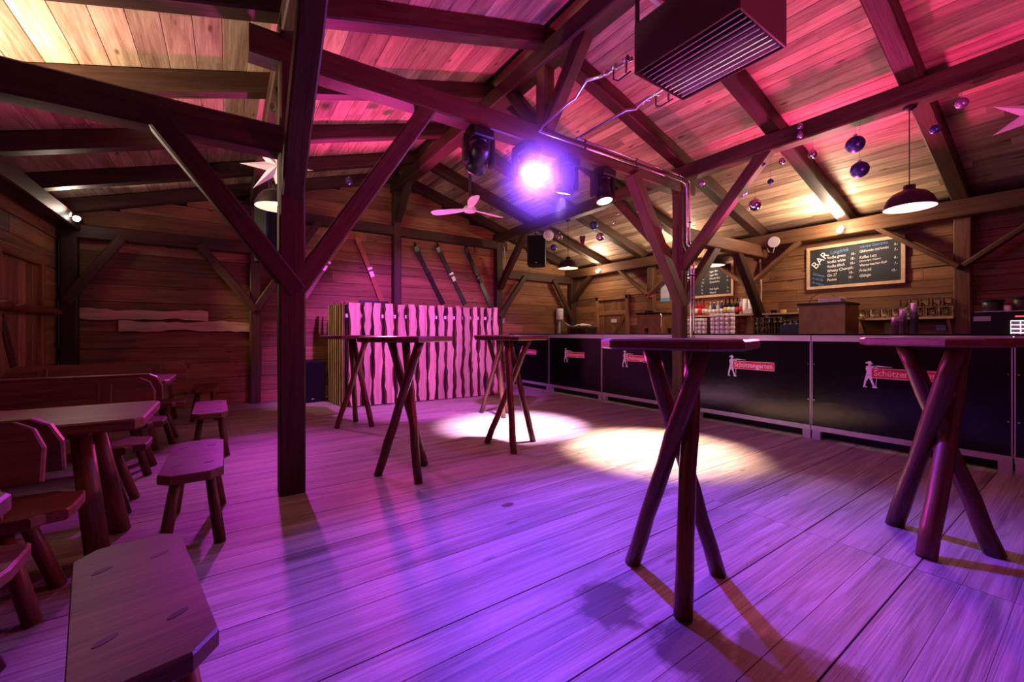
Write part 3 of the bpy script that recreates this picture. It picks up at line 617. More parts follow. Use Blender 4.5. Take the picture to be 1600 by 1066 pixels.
for wdt in widths:
    wdt *= sc_; b, ms = slab(1.575 + R.uniform(-.012, .02), wdt, 0.03, 100 + k, bark=(0.006, 0.036), wob=0.010)
    o = b.build('slab_board', ms, bt); p = A + dv * (pos + wdt / 2) - off; frame(o, p + Vector((0, 0, 0.015)), (0, 0, 1), nv); pos += wdt + 0.016; k += 1
sd = (S0 - A); Ls = sd.length; sd.normalize(); sn = Vector((-1, 0, 0)); pos = 0.03
while pos < Ls - 0.1:
    wdt = R.uniform(0.085, 0.12); b, ms = slab(1.58 + R.uniform(-.02, .04), wdt, 0.028, 200 + k, bark=(0.008, 0.02), wob=0.006); o = b.build('slab_board', ms, bt)
    frame(o, A + sd * (pos + wdt / 2) - off + Vector((-0.01, 0, 0.015)), (0, 0, 1), sn); pos += wdt + 0.012; k += 1
MB().prism([(-1.2, -0.14), (1.25, -.30), (1.3, .45), (-1.25, .5)], 1.50, 1.53).build('booth_desk', M['black'], bt)
lt = thing('laptop', (2.05, 6.95, 1.53), 'flat black laptop screen edge peeking over the booth', 'laptop')
MB().box((0, 0, 0.01), (0.5, 0.3, 0.02)).build('keyboard_deck', M['black'], lt); MB().box((0, 0.16, 0.08), (0.5, 0.015, 0.14)).build('screen', M['black'], lt)

# ------------------------------------------------------------------ loudspeakers
def speaker(loc, size, rz, lab):
    t = thing('loudspeaker', loc, lab, 'loudspeaker', None, rz); x, y_, z = size
    MB().prism([(-x / 2, -y_ / 2), (x / 2, -y_ / 2), (x / 2, y_ * .2), (x * .3, y_ / 2), (-x * .3, y_ / 2), (-x / 2, y_ * .2)], 0, z, ch=0.012).build('cabinet', M['black'], t)
    g = MB().box((0, -y_ / 2 - 0.004, z * .5), (x * .9, 0.012, z * .92)).build('grille', M['blackmatt'], t)
    MB().box((0, -y_ / 2 - 0.0115, z * .09), (0.04, 0.003, 0.012)).build('badge', M['grey'], g)
    return t
speaker((1.12, 7.62, 0.0), (0.40, 0.42, 0.68), 0.15, 'black floor loudspeaker between left post and slab booth')
s1 = speaker((5.16, 6.62, 2.48), (0.36, 0.33, 0.60), -0.75, 'black loudspeaker hung under the right purlin by the gable')
MB().tube([(0, .16, .4), (0, .2, .66), (-.05, .12, .7)], 0.018, 8).build('wall_bracket', M['darkmetal'], s1)
s2 = speaker((0.42, 5.05, 1.86), (0.36, 0.3, 0.64), 0.45, 'black loudspeaker hung behind the left timber post')
MB().tube([(0, .12, .5), (0, .1, .8), (0, .05, 1.32)], 0.018, 8).build('wall_bracket', M['darkmetal'], s2)

# ------------------------------------------------------------------ moving head stage lights
LENSM = ['lens_off', 'lens_pink', 'lens_violet', 'lens_warm']
HLAB = ['unlit looking stage light turned to the slab booth', 'glaring pink stage light turned to the viewer', 'stage light throwing the lavender pool on the floor', 'stage light throwing the warm white pool on the floor']
for k, ((hx, hy), tg) in enumerate(HEADS):
    t = thing('stage_light', (hx, hy, 3.01), HLAB[k], 'stage light', 'moving stage lights under the tie beam')
    MB().box((0, 0, -0.055), (0.20, 0.22, 0.085), ch=0.012).build('base', M['black'], t)
    cl = MB().box((0, 0, 0.0), (0.08, 0.2, 0.02)); cl.build('clamp', M['darkmetal'], t)
    d = Vector(tg) - Vector((hx, hy, 2.80)); dh = Vector((d.x, d.y, 0)).normalized(); sd_ = Vector((-dh.y, dh.x, 0)); d.normalize()
    yk = bpy.data.objects.new('yoke', None); C.objects.link(yk); yk.parent = t
    for s_ in (-1, 1):
        o = MB().box((0, 0, 0), (0.24, 0.045, 0.11), ch=0.012).build('yoke_arm', M['black'], yk); frame(o, sd_ * (0.125 * s_) + Vector((0, 0, -0.20)), (0, 0, -1), dh)
    MB().cyl((0, 0, -.095), (0, 0, -.12), 0.085, n=16).build('turntable', M['black'], t, smooth=True)
    hd = MB(); hd.lathe([(0.0, -0.12), (0.06, -0.12), (0.082, -0.09), (0.092, -0.02), (0.092, 0.04), (0.085, 0.055), (0.098, 0.075), (0.104, 0.125), (0.098, 0.145), (0.088, 0.145), (0.088, 0.133)], 20)
    ho = hd.build('head', M['black'], t, smooth=True); frame(ho, (0, 0, -0.235), d.orthogonal(), d)
    MB().lathe([(0.0, 0.136), (0.05, 0.136), (0.088, 0.134)], 20).build('lens', M[LENSM[k]], ho)

# ------------------------------------------------------------------ heater, pipes
ht = thing('ceiling_heater', (2.69, 1.575, 2.98), 'large dark heater box with bright louvers hung from the roof', 'heater')
hw, hl, hh = 0.58, 0.73, 0.35
for nm, c_, d_ in (('side_panel', (-hw / 2, 0, hh / 2), (0.012, hl, hh)), ('side_panel', (hw / 2, 0, hh / 2), (0.012, hl, hh)), ('end_panel', (0, -hl / 2, hh / 2), (hw, 0.012, hh)), ('end_panel', (0, hl / 2, hh / 2), (hw, 0.012, hh)), ('top_panel', (0, 0, hh), (hw, hl, 0.012))):
    MB().box(c_, d_).build(nm, M['heater'], ht)
for k in range(11):
    o = MB().box((0, 0, 0), (0.058, hl - 0.03, 0.005)).build('louver', M['louver'], ht); o.location = (-hw / 2 + 0.035 + k * 0.0505, 0, 0.026); o.rotation_euler = (0, math.radians(-34 - 4.2 * k), 0)
for sx in (-1, 1):
    for sy in (-1, 1): MB().box((sx * (hw / 2 - .01), sy * (hl / 2 - .01), 0.60), (0.022, 0.022, 0.52)).build('hanger', M['darkmetal'], ht)
MB().box((0, hl / 2 - .01, 0.62), (hw, 0.03, 0.03)).build('hanger_rail', M['alu'], ht)
def pipe(pts, lab, r=0.0135):
    t = thing('heating_pipe', (0, 0, 0), lab, 'pipe', 'steel heating pipes')
    MB().tube(pts, r, 10).build('tube', M['chrome'], t, smooth=True); return t
ja = (2.44, 2.0, 3.14); jb = (2.90, 1.98, 3.12)
p1 = pipe([(2.56, 3.235, 3.13), (2.53, 3.17, 3.14), (2.47, 2.72, 3.15), (2.47, 2.62, 3.15), (2.38, 2.40, 3.16), (2.42, 2.30, 3.15), ja], 'steel pipe from the tie beam to the left heater valve')
p2 = pipe([(3.08, 3.235, 3.20), (3.06, 3.16, 3.20), (3.0, 2.62, 3.16), (3.0, 2.52, 3.16), (3.01, 2.42, 3.13), (2.97, 2.33, 3.13), jb], 'steel pipe from the tie beam to the right heater valve')
p3 = pipe([(2.53, 3.228, 3.125), (4.9, 3.228, 3.125), (5.0, 3.228, 3.11), (5.03, 3.228, 3.06), (5.03, 3.228, 2.33), (5.06, 3.226, 2.28), (5.10, 3.222, 2.26), (5.115, 3.22, 2.2), (5.115, 3.22, 0.02)], 'lower steel pipe along the tie beam and down the bar post')
p4 = pipe([(3.05, 3.228, 3.195), (4.95, 3.228, 3.195), (5.08, 3.228, 3.18), (5.10, 3.228, 3.13), (5.10, 3.228, 2.36), (5.13, 3.226, 2.31), (5.17, 3.222, 2.29), (5.185, 3.22, 2.23), (5.185, 3.22, 0.02)], 'upper steel pipe along the tie beam and down the bar post')
for t, (px, py, pz) in ((p1, (2.42, 2.26, 3.15)), (p2, (2.96, 2.28, 3.13))):
    for dy in (0, 0.09, .2): MB().cyl((px, py - dy, pz), (px, py - dy - .04, pz), 0.021, n=10).build('coupling', M['chrome'], t, smooth=True)
    MB().tube([(px, py - .1, pz), (px, py - .1, pz - .09), (px + .03, py - .12, pz - .10), (px + .03, py - .24, pz - .09)], 0.006, 6).build('valve_handle', M['darkmetal'], t)
    MB().cyl((px, py - .22, pz), (px, py - .22, pz - .1), 0.014, 0.008, n=8).build('drain_cock', M['chrome'], t)
for t, zz in ((p3, 3.125), (p4, 3.195)):
    for xx in (3.15, 4.0, 4.85): MB().cyl((xx, 3.228, zz), (xx + .025, 3.228, zz), 0.019, n=10).build('pipe_clip', M['darkmetal'], t)
    for zc in (0.9, 1.9, 2.6): MB().cyl((5.10 if zc > 2.4 else (5.115 if t is p3 else 5.185), 3.225, zc), (5.10 if zc > 2.4 else (5.115 if t is p3 else 5.185), 3.225, zc + .02), 0.019, n=10).build('pipe_clip', M['darkmetal'], t)

# ------------------------------------------------------------------ ceiling fan, pendants, spot bulbs
fn = thing('ceiling_fan', (2.72, 4.97, 2.78), 'white three-bladed ceiling fan on a dark rod under the ridge', 'fan')
MB().cyl((0, 0, 0.14), (0, 0, 1.08), 0.016, n=10).build('rod', M['darkmetal'], fn, smooth=True)
MB().cyl((0, 0, 0.07), (0, 0, 0.155), 0.033, n=14).build('collar', M['white'], fn, smooth=True)
MB().lathe([(0.0, -0.0), (0.075, 0.0), (0.088, 0.012), (0.088, 0.05), (0.07, 0.07), (0, 0.07)], 20).build('motor', M['white'], fn, smooth=True)
for a in (8, 128, 248):
    n_ = 8; pr_ = [(0.06, .028), (0.16, .045), (0.3, .06), (0.45, .068), (0.53, .062), (0.57, .04), (0.58, .0)]
    poly = [(x, y_) for x, y_ in pr_] + [(x, -y_) for x, y_ in pr_[-2::-1]]
    o = MB().prism(poly, 0.0, 0.008).build('blade', M['white'], fn); o.matrix_basis = Matrix.Translation((0, 0, 0.03)) @ Matrix.Rotation(math.radians(a), 4, 'Z') @ Matrix.Rotation(math.radians(13), 4, 'X')
def pendant(p, ztop, lab):
    t = thing('pendant_lamp', p, lab, 'pendant lamp', 'black dome pendant lamps')
    pr_ = [(0.185, 0.0), (0.178, 0.035), (0.155, 0.085), (0.115, 0.13), (0.06, 0.155), (0.042, 0.165), (0.042, 0.2), (0.0, 0.205)]
    MB().lathe(pr_, 28).build('shade', M['shade'], t, smooth=True)
    MB().lathe([(r - 0.004 if r > .05 else r * .8, z - 0.003) for r, z in pr_[:5]] + [(0, 0.15)], 28).build('shade_lining', M['shadein'], t, smooth=True)
    MB().lathe([(0, 0.012), (0.024, 0.022), (0.032, 0.045), (0.024, 0.075), (0.014, 0.1), (0.014, .15)], 14).build('bulb', M['bulb'], t, smooth=True)
    MB().cyl((0, 0, 0.2), (0, 0, ztop - p[2]), 0.0035, n=6).build('cord', M['black'], t)
    MB().lathe([(0.045, 0), (0.05, -0.012), (0.02, -0.03), (0, -.032)], 14, (0, 0, ztop - p[2])).build('ceiling_rose', M['black'], t, smooth=True)
pendant((5.06, 1.05, 2.26), 3.165, 'black dome pendant lamp nearest the big chalkboard'); pendant((5.06, 5.58, 2.30), 3.165, 'black dome pendant lamp beside the hanging loudspeaker')
pendant((6.66, 3.79, 2.26), zroof(6.66) + .186, 'black dome pendant lamp half hidden behind the bar post'); pendant((0.38, 4.33, 2.28), 3.165, 'black dome pendant lamp peeking out behind the left post')
BLAB = ['white spot bulb on the wall plate over the big chalkboard', 'white spot bulb on the wall plate near the gable corner', 'glaring white spot bulb beside the bar post', 'white spot bulb on the left side wall plate', 'white spot bulb on the side wall over the benches']
for (b_, tg), lab in zip(BULBS, BLAB):
    t = thing('spot_bulb', b_, lab, 'spot lamp', 'white spot bulbs on the wall plates'); s_ = -1 if b_[0] < 2 else 1
    MB().cyl((.13 * s_, 0, -.02), (.05 * s_, 0, -.03), 0.03, 0.028, n=12).build('socket', M['white'], t, smooth=True)
    if b_[2] < 2.5: MB().tube([(-.1, 0, -.02), (-.2, 0, .02), (-.3, 0, .17), (-.36, 0, .2)], .01, 8).build('arm', M['white'], t, smooth=True)
    MB().lathe([(0, -.11), (0.018, -.105), (0.036, -.08), (0.036, -.06), (0.02, -.045), (0, -.04)], 14).build('globe', M['bulbw'], t, smooth=True)

# ------------------------------------------------------------------ baubles and stars
def bauble(x, y_, z, r, kind, lab, ztop=3.165, group='baubles hung from the right purlin'):
    t = thing('bauble', (x, y_, z), lab, 'bauble', group)
    n = 12; b = MB(); b.lathe([(r * math.sin(math.pi * i / n), -r * math.cos(math.pi * i / n)) for i in range(n + 1)], 18); b.build('sphere_shell', M[kind], t, smooth=True)
    MB().cyl((0, 0, r * .95), (0, 0, r * 1.2), r * .2, n=8).build('cap', M['steel'], t)
    MB().cyl((0, 0, r * 1.15), (0, 0, ztop - z), 0.0011, n=5).build('thread', M['string'], t)
BA = [(1.454, 2.996, .080, 'ball_blue', 'big glittery blue bauble, the upper of two by the near pendant'), (1.389, 2.70, .076, 'ball_blue', 'big glittery blue bauble, the lower of two by the near pendant'),
      
      (0.725, 3.05, .043, 'ball_violet', 'small violet bauble close to the hanging paper star'), (0.884, 2.897, .039, 'ball_blue', 'small blue bauble between pendant cord and paper star'),
      (2.084, 3.03, .034, 'ball_silver', 'tiny silver bauble right under the purlin by the brace top'), (2.202, 2.84, .032, 'ball_blue', 'tiny dark blue bauble between brace and lit rafter'),
      (2.276, 3.06, .022, 'ball_blue', 'tiniest dark bauble beside the brace top'), (1.793, 3.004, .043, 'ball_silver', 'small mirror bauble before the lit rafter'),
      (3.02, 3.07, .038, 'ball_violet', 'small violet bauble beside the pipes at the bar post'), (4.933, 2.936, .072, 'ball_blue', 'pale blue bauble right of the glass heart'),
      (4.789, 2.716, .068, 'ball_silver', 'mirror bauble below the pale blue one by the heart'), (5.806, 2.912, .062, 'ball_silver', 'mirror bauble beside the white wicker ball'),
      (5.97, 2.739, .062, 'ball_blue', 'blue bauble under the white wicker ball'), (4.423, 2.997, .028, 'ball_silver', 'tiny silver bauble, upper of two beyond the last stage light'),
      (4.488, 2.891, .028, 'ball_silver', 'tiny silver bauble, lower of two beyond the last stage light'), (3.938, 2.835, .036, 'ball_blue', 'small blue bauble against the bar post brace'), (3.632, 2.602, .028, 'ball_silver', 'tiny silver bauble beside the magenta brace')]
for k, (yy, z, r, kd, lab) in enumerate(BA): bauble(XB + (.06, -.05)[k] if k < 2 else XB, yy, z, r, kd, lab)
bauble(5.16, 2.42, 2.655, .070, 'ball_silver', 'large mirror bauble in front of the lit roof boards by the brace', zroof(5.16) + .18)
bauble(5.25, 2.627, 2.883, .073, 'ball_violet', 'large pearly violet bauble touching the purlin brace', zroof(5.25) + .18)
for yy, z, r, kd, lab in ((1.863, 3.285, .032, 'ball_violet', 'tiny violet bauble, upper of two on the purlin face'), (1.863, 3.20, .032, 'ball_violet', 'tiny violet bauble, lower of two on the purlin face')): bauble(XB - 0.125, yy, z, r, kd, lab, 3.36 if z > 3.25 else 3.253)
for x, yy, z, r, kd, lab in ((1.809, 5.65, 3.418, .053, 'ball_violet', 'violet bauble right of the left post brace'), (1.687, 5.65, 3.208, .053, 'ball_blue', 'pale blue bauble touching the left post brace'), (1.306, 5.65, 3.112, .045, 'ball_blue', 'dark bauble left of the left post brace')):
    bauble(x, yy, z, r, kd, lab, zroof(x), 'baubles under the left rafters')
wk = thing('wicker_ball', (XB, 6.12, 3.0), 'white wicker ball hung beside the loudspeaker', 'ornament')
b = MB(); rr = random.Random(5)
for k in range(14):
    ax = Vector((rr.gauss(0, 1), rr.gauss(0, 1), rr.gauss(0, 1))).normalized(); u = ax.orthogonal().normalized(); v = ax.cross(u)
    b.tube([(u * math.cos(a) + v * math.sin(a)) * 0.095 for a in [2 * math.pi * i / 20 for i in range(21)]], 0.006, 5)
b.build('woven_strands', M['white'], wk); MB().cyl((0, 0, .095), (0, 0, .165), 0.0015, n=5).build('thread', M['string'], wk)
he = thing('glass_heart', (XB, 5.205, 2.72), 'slim glass heart hung between baubles under the purlin', 'ornament')
hp = [(0, -.13), (.045, .02), (.05, .07), (.03, .1), (.008, .085), (0, .06), (-.008, .085), (-.03, .1), (-.05, .07), (-.045, .02)]
o = MB().prism([(x, y_) for x, y_ in hp], -.018, .018, ch=.005).build('heart_body', M['ball_silver'], he); frame(o, (0, 0, 0), (0.82, -.57, 0), (-.57, -.82, 0))
MB().cyl((0, 0, .07), (0, 0, .44), 0.0015, n=5).build('thread', M['string'], he)
def star(c, r, n, rot, lab, fac, ztop):
    t = thing('paper_star', c, lab, 'paper star', 'white folded paper stars'); fx = Vector(fac).normalized()
    for k in range(n):
        a = rot + 2 * math.pi * k / n; h = math.pi / n; ri = r * 0.34
        tip = (r * math.cos(a), r * math.sin(a), 0); l = (ri * math.cos(a - h), ri * math.sin(a - h), 0); q = (ri * math.cos(a + h), ri * math.sin(a + h), 0); top = (0, 0, r * .17); bot = (0, 0, -r * .17)
        o = MB().add([tip, l, q, top, bot], [(0, 3, 1), (0, 2, 3), (0, 1, 4), (0, 4, 2)]).build('star_point', M['paper'], t); frame(o, (0, 0, 0), (-fx.y, fx.x, 0), fx)
    MB().cyl((0, 0, r * .3), (0, 0, ztop - c[2]), 0.0015, n=5).build('thread', M['string'], t)
star((0.40, 4.52, 2.715), 0.31, 8, 0.06, 'white paper star half hidden by the left timber post', (-.15, -1, -.05), 3.165)
star((XB, 0.33, 2.80), 0.26, 7, 0.0, 'white paper star cut by the right picture edge', (-1, -.35, -.1), 3.165)

# ------------------------------------------------------------------ chalkboards
def chalkboard(y0, y1, z0, z1, lab, lines):
    t = thing('chalkboard', (XW - 0.02, (y0 + y1) / 2, z0), lab, 'chalkboard'); W = y0 - y1; H = z1 - z0
    MB().box((0, 0, H / 2), (0.02, W, H)).build('slate', M['chalk'], t)
    for nm, c_, d_ in (('frame_rail', (-.012, 0, .02), (0.03, W, .042)), ('frame_rail', (-.012, 0, H - .02), (0.03, W, .042)), ('frame_stile', (-.012, W / 2 - .02, H / 2), (.03, .042, H - .08)), ('frame_stile', (-.012, -W / 2 + .02, H / 2), (.03, .042, H - .08))):
        MB().box(c_, d_).build(nm, M['pine'], t)
    for txt, u, v, size, mat, rot in lines:
        me = text_mesh(txt, size * (0.9 if txt != 'BAR' else 0.95), M[mat], 0.0006, 0.12); o = link('lettering', me, t); c_, s_ = math.cos(rot), math.sin(rot)
        q_ = 1.0 if txt == 'BAR' else 0.74; o.matrix_basis = Matrix(((0, 0, -1, -0.0115), (-c_ * q_, s_, 0, W / 2 - u), (s_ * q_, c_, 0, v), (0, 0, 0, 1)))
    return t
sl = 0.0
LA = [('BAR', 0.115, .30, .15, 'chalkw', 0.85), ('Gl\u00fchwein', .07, .225, .062, 'chalkb', -.35), ('so wie Sie', .06, .165, .058, 'chalkb', -.35), ('ihn m\u00f6gen', .06, .10, .058, 'chalkb', -.35), ('Longdrink', .30, .50, .082, 'chalkb', .1)]
for i, tx in enumerate(('Vodka green', 'Vodka white', 'Vodka black', 'Whisky Cherry', 'Gin 27', 'Passoa')):
    LA.append((tx, .26, .435 - i * .066, .066, 'chalkw', .06)); LA.append(('10.-', .545 - i * .006, .452 - i * .066, .056, 'chalkw', .06))
LA.append(('warme Getr\u00e4nke', .65, .535, .066, 'chalkb', .05))
for tx, v, s_ in (('Gl\u00fchwein rot/weiss', .47, .060), ('Kaffee Lutz', .385, .062), ('(Zwetschgen, Kr\u00e4uter)', .34, .038), ('Wettermacher-Kafi', .275, .056), ('Fr\u00f6schli', .20, .062), ('Gl\u00fchgin', .125, .062)): LA.append((tx, .645, v, s_, 'chalkw', .05))
for tx, v in (('6.-', .515), ('7.-', .44), ('8.-', .335), ('7.-', .255), ('10.-', .165)): LA.append((tx, 1.015 - (.03 if tx == '10.-' else 0), v, .056, 'chalkw', .03))
cb = chalkboard(2.70, 1.572, 1.80, 2.44, 'framed chalkboard headed BAR with longdrinks and hot drinks', LA)
for o in cb.children:
    if o.name.startswith('lettering') : pass
LB = [('Bier', .2, .50, .07, 'chalkb', .04)]
for i, (tx, pz) in enumerate((('Lager Bier', '5.-'), ('Lager Bier', '5.-'), ('Panach\u00e9 Bier', '5.-'), ('Klosterbr\u00e4u', '6.-'))): LB += [(tx, .68, .455 - i * .065, .058, 'chalkw', .04), (pz, 1.0, .465 - i * .065, .055, 'chalkw', .04)]
LB += [('Pink Apple', .68, .13, .06, 'chalkw', .04), ('5.-', 1.0, .14, .055, 'chalkw', .04), ('Mineral', .68, .065, .06, 'chalkw', .04), ('5.-', 1.0, .075, .055, 'chalkw', .04)]
for i, pz in enumerate(('5.-', '7.-', '10.-', '10.-', '5.-')): LB.append((pz, .52, .46 - i * .065, .055, 'chalkw', .04))
for i, tx in enumerate(('Wein rot', 'Wein weiss', 'Prosecco', 'Spritz', 'Campari')): LB.append((tx, .22, .455 - i * .065, .056, 'chalkw', .04))
LB += [('Wasser', .24, .13, .056, 'chalkw', .04), ('6.-', .52, .135, .055, 'chalkw', .04), ('Tee', .24, .065, .056, 'chalkw', .04), ('5.-', .52, .07, .055, 'chalkw', .04)]
chalkboard(4.95, 3.825, 1.80, 2.42, 'framed chalkboard partly hidden behind the bar post', LB)

# ------------------------------------------------------------------ back bar: shelves and goods
def wall_shelf(y0, y1, z, lab, brk=True):
    t = thing('wall_shelf', (XW - 0.12, (y0 + y1) / 2, z), lab, 'shelf', 'pine shelves on the bar wall'); W = y0 - y1
    MB().box((0, 0, -0.0125), (0.24, W, 0.025), ch=.003).build('shelf_board', M['pine'], t)
    if brk:
        for s_ in (-1, 1):
            o = MB().box((.13, 0, 0), (.26, .03, .03)).build('bracket', M['pine'], t); frame(o, (.10, s_ * (W / 2 - .05), -.22), (-.72, 0, .75), (0, 1, 0))
    return t
wall_shelf(4.6, 3.40, 1.455, 'pine wall shelf carrying the liquor bottles'); wall_shelf(3.26, 2.5, 1.455, 'pine wall shelf left of the larger rusty box', True); wall_shelf(2.03, 1.10, 1.335, 'pine wall shelf carrying the glass mugs')
tag(MB().box((6.92, 2.5, 1.0), (0.64, 6.2, 0.04), ch=.005).build('back_counter', M['black']), 'dark back counter along the bar wall', 'counter')
cab = MB().box((6.94, 2.5, 0.49), (0.56, 6.1, 0.98), ch=.005).build('back_cabinet', M['beam']); tag(cab, 'dark cabinet carrying the back counter', 'cabinet')
def bottle(y_, x, z, kind, lab_k, h, r, lab, cap='black'):
    t = thing('bottle', (x, y_, z), lab, 'bottle', 'liquor bottles on the pine shelf')
    MB().lathe([(0, 0), (r, 0), (r, h * .55), (r * .85, h * .64), (r * .36, h * .76), (r * .34, h * .93), (r * .4, h * .93), (r * .4, h * .95), (0, h * .95)], 12).build('glass_body', BOTTLE[kind], t, smooth=True)
    MB().lathe([(r * 1.01, h * .15), (r * 1.015, h * .15), (r * 1.015, h * .45), (r * 1.01, h * .45)], 12).build('paper_label', LABELM[lab_k], t, smooth=True)
    MB().cyl((0, 0, h * .93), (0, 0, h * 1.0), r * .42, n=10).build('cap', M[cap] if isinstance(cap, str) else cap, t)
BT = [(4.52, 6, 0, .27, .036, 'orange liqueur bottle at the left end of the row', 'white'), (4.45, 1, 0, .30, .038, 'red bottle with a white label next to the orange one', 'black'), (4.38, 1, 2, .31, .036, 'second dark red bottle from the orange one', 'black'),
      (4.31, 1, 3, .28, .034, 'short red bottle with a cream label', 'black'), (4.25, 0, 0, .26, .034, 'amber bottle among the red ones', 'red'), (4.18, 4, 0, .24, .034, 'first of the squat clear bottles', 'white'), (4.11, 5, 0, .24, .036, 'squat dark blue bottle with a white label', 'white'),
      (4.04, 4, 3, .25, .034, 'second squat clear bottle with a cream label', 'white'), (3.97, 5, 0, .25, .034, 'dark blue bottle beside the yellow labelled one', 'white'), (3.90, 3, 1, .30, .036, 'dark bottle with a yellow label', 'red'), (3.83, 3, 0, .30, .038, 'dark bottle with a big white label', 'black'),
      (3.76, 2, 0, .29, .036, 'green black bottle right of the big white label', 'black'), (3.694, 3, 2, .29, .034, 'dark bottle with a red label', 'black'), (3.63, 4, 2, .31, .035, 'tall clear bottle with a red pourer', 'red')]
for yy, kd, lk, h, r, lab, cp in BT: bottle(yy, 7.26, 1.455, kd, lk, h, r * .9, lab, cp)
def cup_mesh(name, r0, r1, h, mat):
    b = MB(); b.lathe([(0, 0.003), (r0, 0), (r1, h), (r1 - .003, h), (r0 - .003, .006), (0, .006)], 12); return b.mesh(name, mat, True)
cm = cup_mesh('cup', .030, .042, .10, M['cup'])
for k, (yy, lab) in enumerate(((3.555, 'taller stack of white paper cups at the bottle row end'), (3.465, 'shorter stack of white paper cups beside the rusty post'))):
    t = thing('cup_stack', (7.24, yy, 1.455), lab, 'cups', 'paper cup stacks on the shelf')
    for i in range(12 - k): c_ = link('cup', cm, t, (0, 0, i * .0145))
tag(MB().box((7.12, 3.44, 1.50), (.04, .10, .085), ch=.006).build('napkin_box', M['paper']), 'white napkin box at the end of the bottle shelf', 'box')
# stacked cups on the back counter
ORD = ['first', 'second', 'third', 'fourth', 'fifth', 'sixth', 'seventh', 'eighth']
def cup_tower(ys, xx, n, what, where, grp, mesh, dz):
    for j, yy in enumerate(ys):
        for i in range(n):
            lv = 'top' if i == n - 1 else ('bottom' if i == 0 else ORD[i] + ' from bottom')
            o = link('stacked_cup', mesh, None, (xx, yy, 1.021 + i * dz)); tag(o, '%s, %s in the %s tower %s' % (what, lv, ORD[j], where), 'cup', grp)
cm2 = cup_mesh('stacked_cup', .032, .040, .085, M['cup']); gm2 = cup_mesh('stacked_cup', .031, .038, .09, M['glass'])
cup_tower([4.42 - .085 * i for i in range(5)], 6.90, 5, 'white cup', 'of the shorter row by the post', 'cups in the shorter towers', cm2, .072)
cup_tower([3.93 - .085 * i for i in range(5)], 6.90, 6, 'white cup', 'of the taller row under bottles', 'cups in the taller towers', cm2, .072)
cup_tower([3.20 - .084 * i for i in range(5)], 6.90, 4, 'clear tumbler', 'of the glass row', 'tumblers in the towers', gm2, .09)
# crate beside the tumblers
cr_ = thing('glass_crate', (6.92, 2.68, 1.02), 'dark blue crate of upturned glasses beside the larger rusty box', 'crate')
MB().box((0, 0, .12), (.26, .30, .24), ch=.008).build('crate_body', plain('crate_blue', (.02, .02, .09), .5), cr_)
for i in range(4): link('glass', cup_mesh('glass', .028, .036, .07, M['glass']), cr_, (-.06, -.11 + i * .073, .24))
# glass mugs
mb = MB(); mb.lathe([(0, .004), (.036, 0), (.040, .01), (.040, .115), (.0365, .118), (.036, .115), (.035, .02), (0, .016)], 16)
mug_me = mb.mesh('mug_body', M['glass'], True); hb = MB(); hb.tube([(.038, 0, .10), (.062, 0, .10), (.072, 0, .085), (.072, 0, .045), (.06, 0, .028), (.038, 0, .026)], .006, 8); hand_me = hb.mesh('handle', M['glass'], True)
def mug(x, y_, z, rz, lab, grp):
    t = thing('glass_mug', (x, y_, z), lab, 'mug', grp, rz); link('mug_body', mug_me, t); link('handle', hand_me, t)
for row, xx in enumerate((7.22, 7.33)):
    for i in range(8): mug(xx, 1.98 - i * .114, 1.335, -2.2 + R.uniform(-.2, .2), 'handled glass mug, %s from the cooler in the %s row' % (ORD[i], ('front', 'rear')[row]), 'mugs on the shelf board')
for i in range(5): mug(7.27, 1.56 - i * .10, 1.335 + .118, -2.2 + R.uniform(-.2, .2), 'handled glass mug of the upper layer, %s counted towards the wall post' % ORD[i], 'mugs stacked on top')
# rusty boxes (drink coolers)
def rusty(y0, y1, x0, x1, z1, lab):
    t = thing('drink_cooler', ((x0 + x1) / 2, (y0 + y1) / 2, 1.02), lab, 'cooler', 'rusty drink coolers'); W, D, H = y0 - y1, x1 - x0, z1 - 1.02
    MB().box((0, 0, (H - .03) / 2), (D, W, H - .03), ch=.006).build('body', M['rust'], t)
    MB().box((-.01, 0, H - .015), (D + .04, W + .03, .032), ch=.006).build('lid', M['black'], t); return t
k1 = rusty(2.52, 1.99, 6.62, 7.12, 1.545, 'larger rusty steel cooler with black lid under the BAR chalkboard')
k2 = rusty(5.30, 4.78, 6.62, 7.12, 1.52, 'smaller rusty steel cooler with black lid by the exit sign')
MB().cyl((-.24, -.27, 0), (-.24, -.27, .47), 0.011, n=10).build('tap_pipe', M['chrome'], k2, smooth=True)
MB().box((-.2, .02, .525), (.06, .16, .03), ch=.008).build('lid_handle', M['black'], k2)
tag(MB().box((6.9, 2.22, 1.585), (.2, .26, .06), ch=.006).build('towel_stack', M['paper']), 'folded white towels lying on the larger cooler', 'towel')
tag(MB().tube([(6.85, 2.48, 1.56), (6.85, 2.44, 1.64), (6.85, 2.36, 1.69), (6.85, 2.26, 1.69), (6.85, 2.2, 1.66), (6.85, 2.17, 1.62)], .004, 6).build('black_hose', M['black']), 'thin black hose arching over the larger cooler', 'hose')
for yy, lab, c_ in ((3.12, 'black tape roll on the pine shelf', 'black'), (2.98, 'yellow tape roll on the pine shelf', None)):
    tag(MB().lathe([(.02, 0), (.045, 0), (.045, .05), (.02, .05), (.02, 0)], 14, (7.26, yy, 1.455)).build('tape_roll', M['black'] if c_ else LABELM[1], smooth=False), lab, 'tape roll')
tag(MB().tube([(7.2, 2.75, 1.475), (7.22, 2.66, 1.50), (7.24, 2.56, 1.485)], [.03, .045, .02], 8).build('plastic_bag', M['cup'], smooth=True), 'crumpled pale bag on the pine shelf beside the cooler', 'bag')
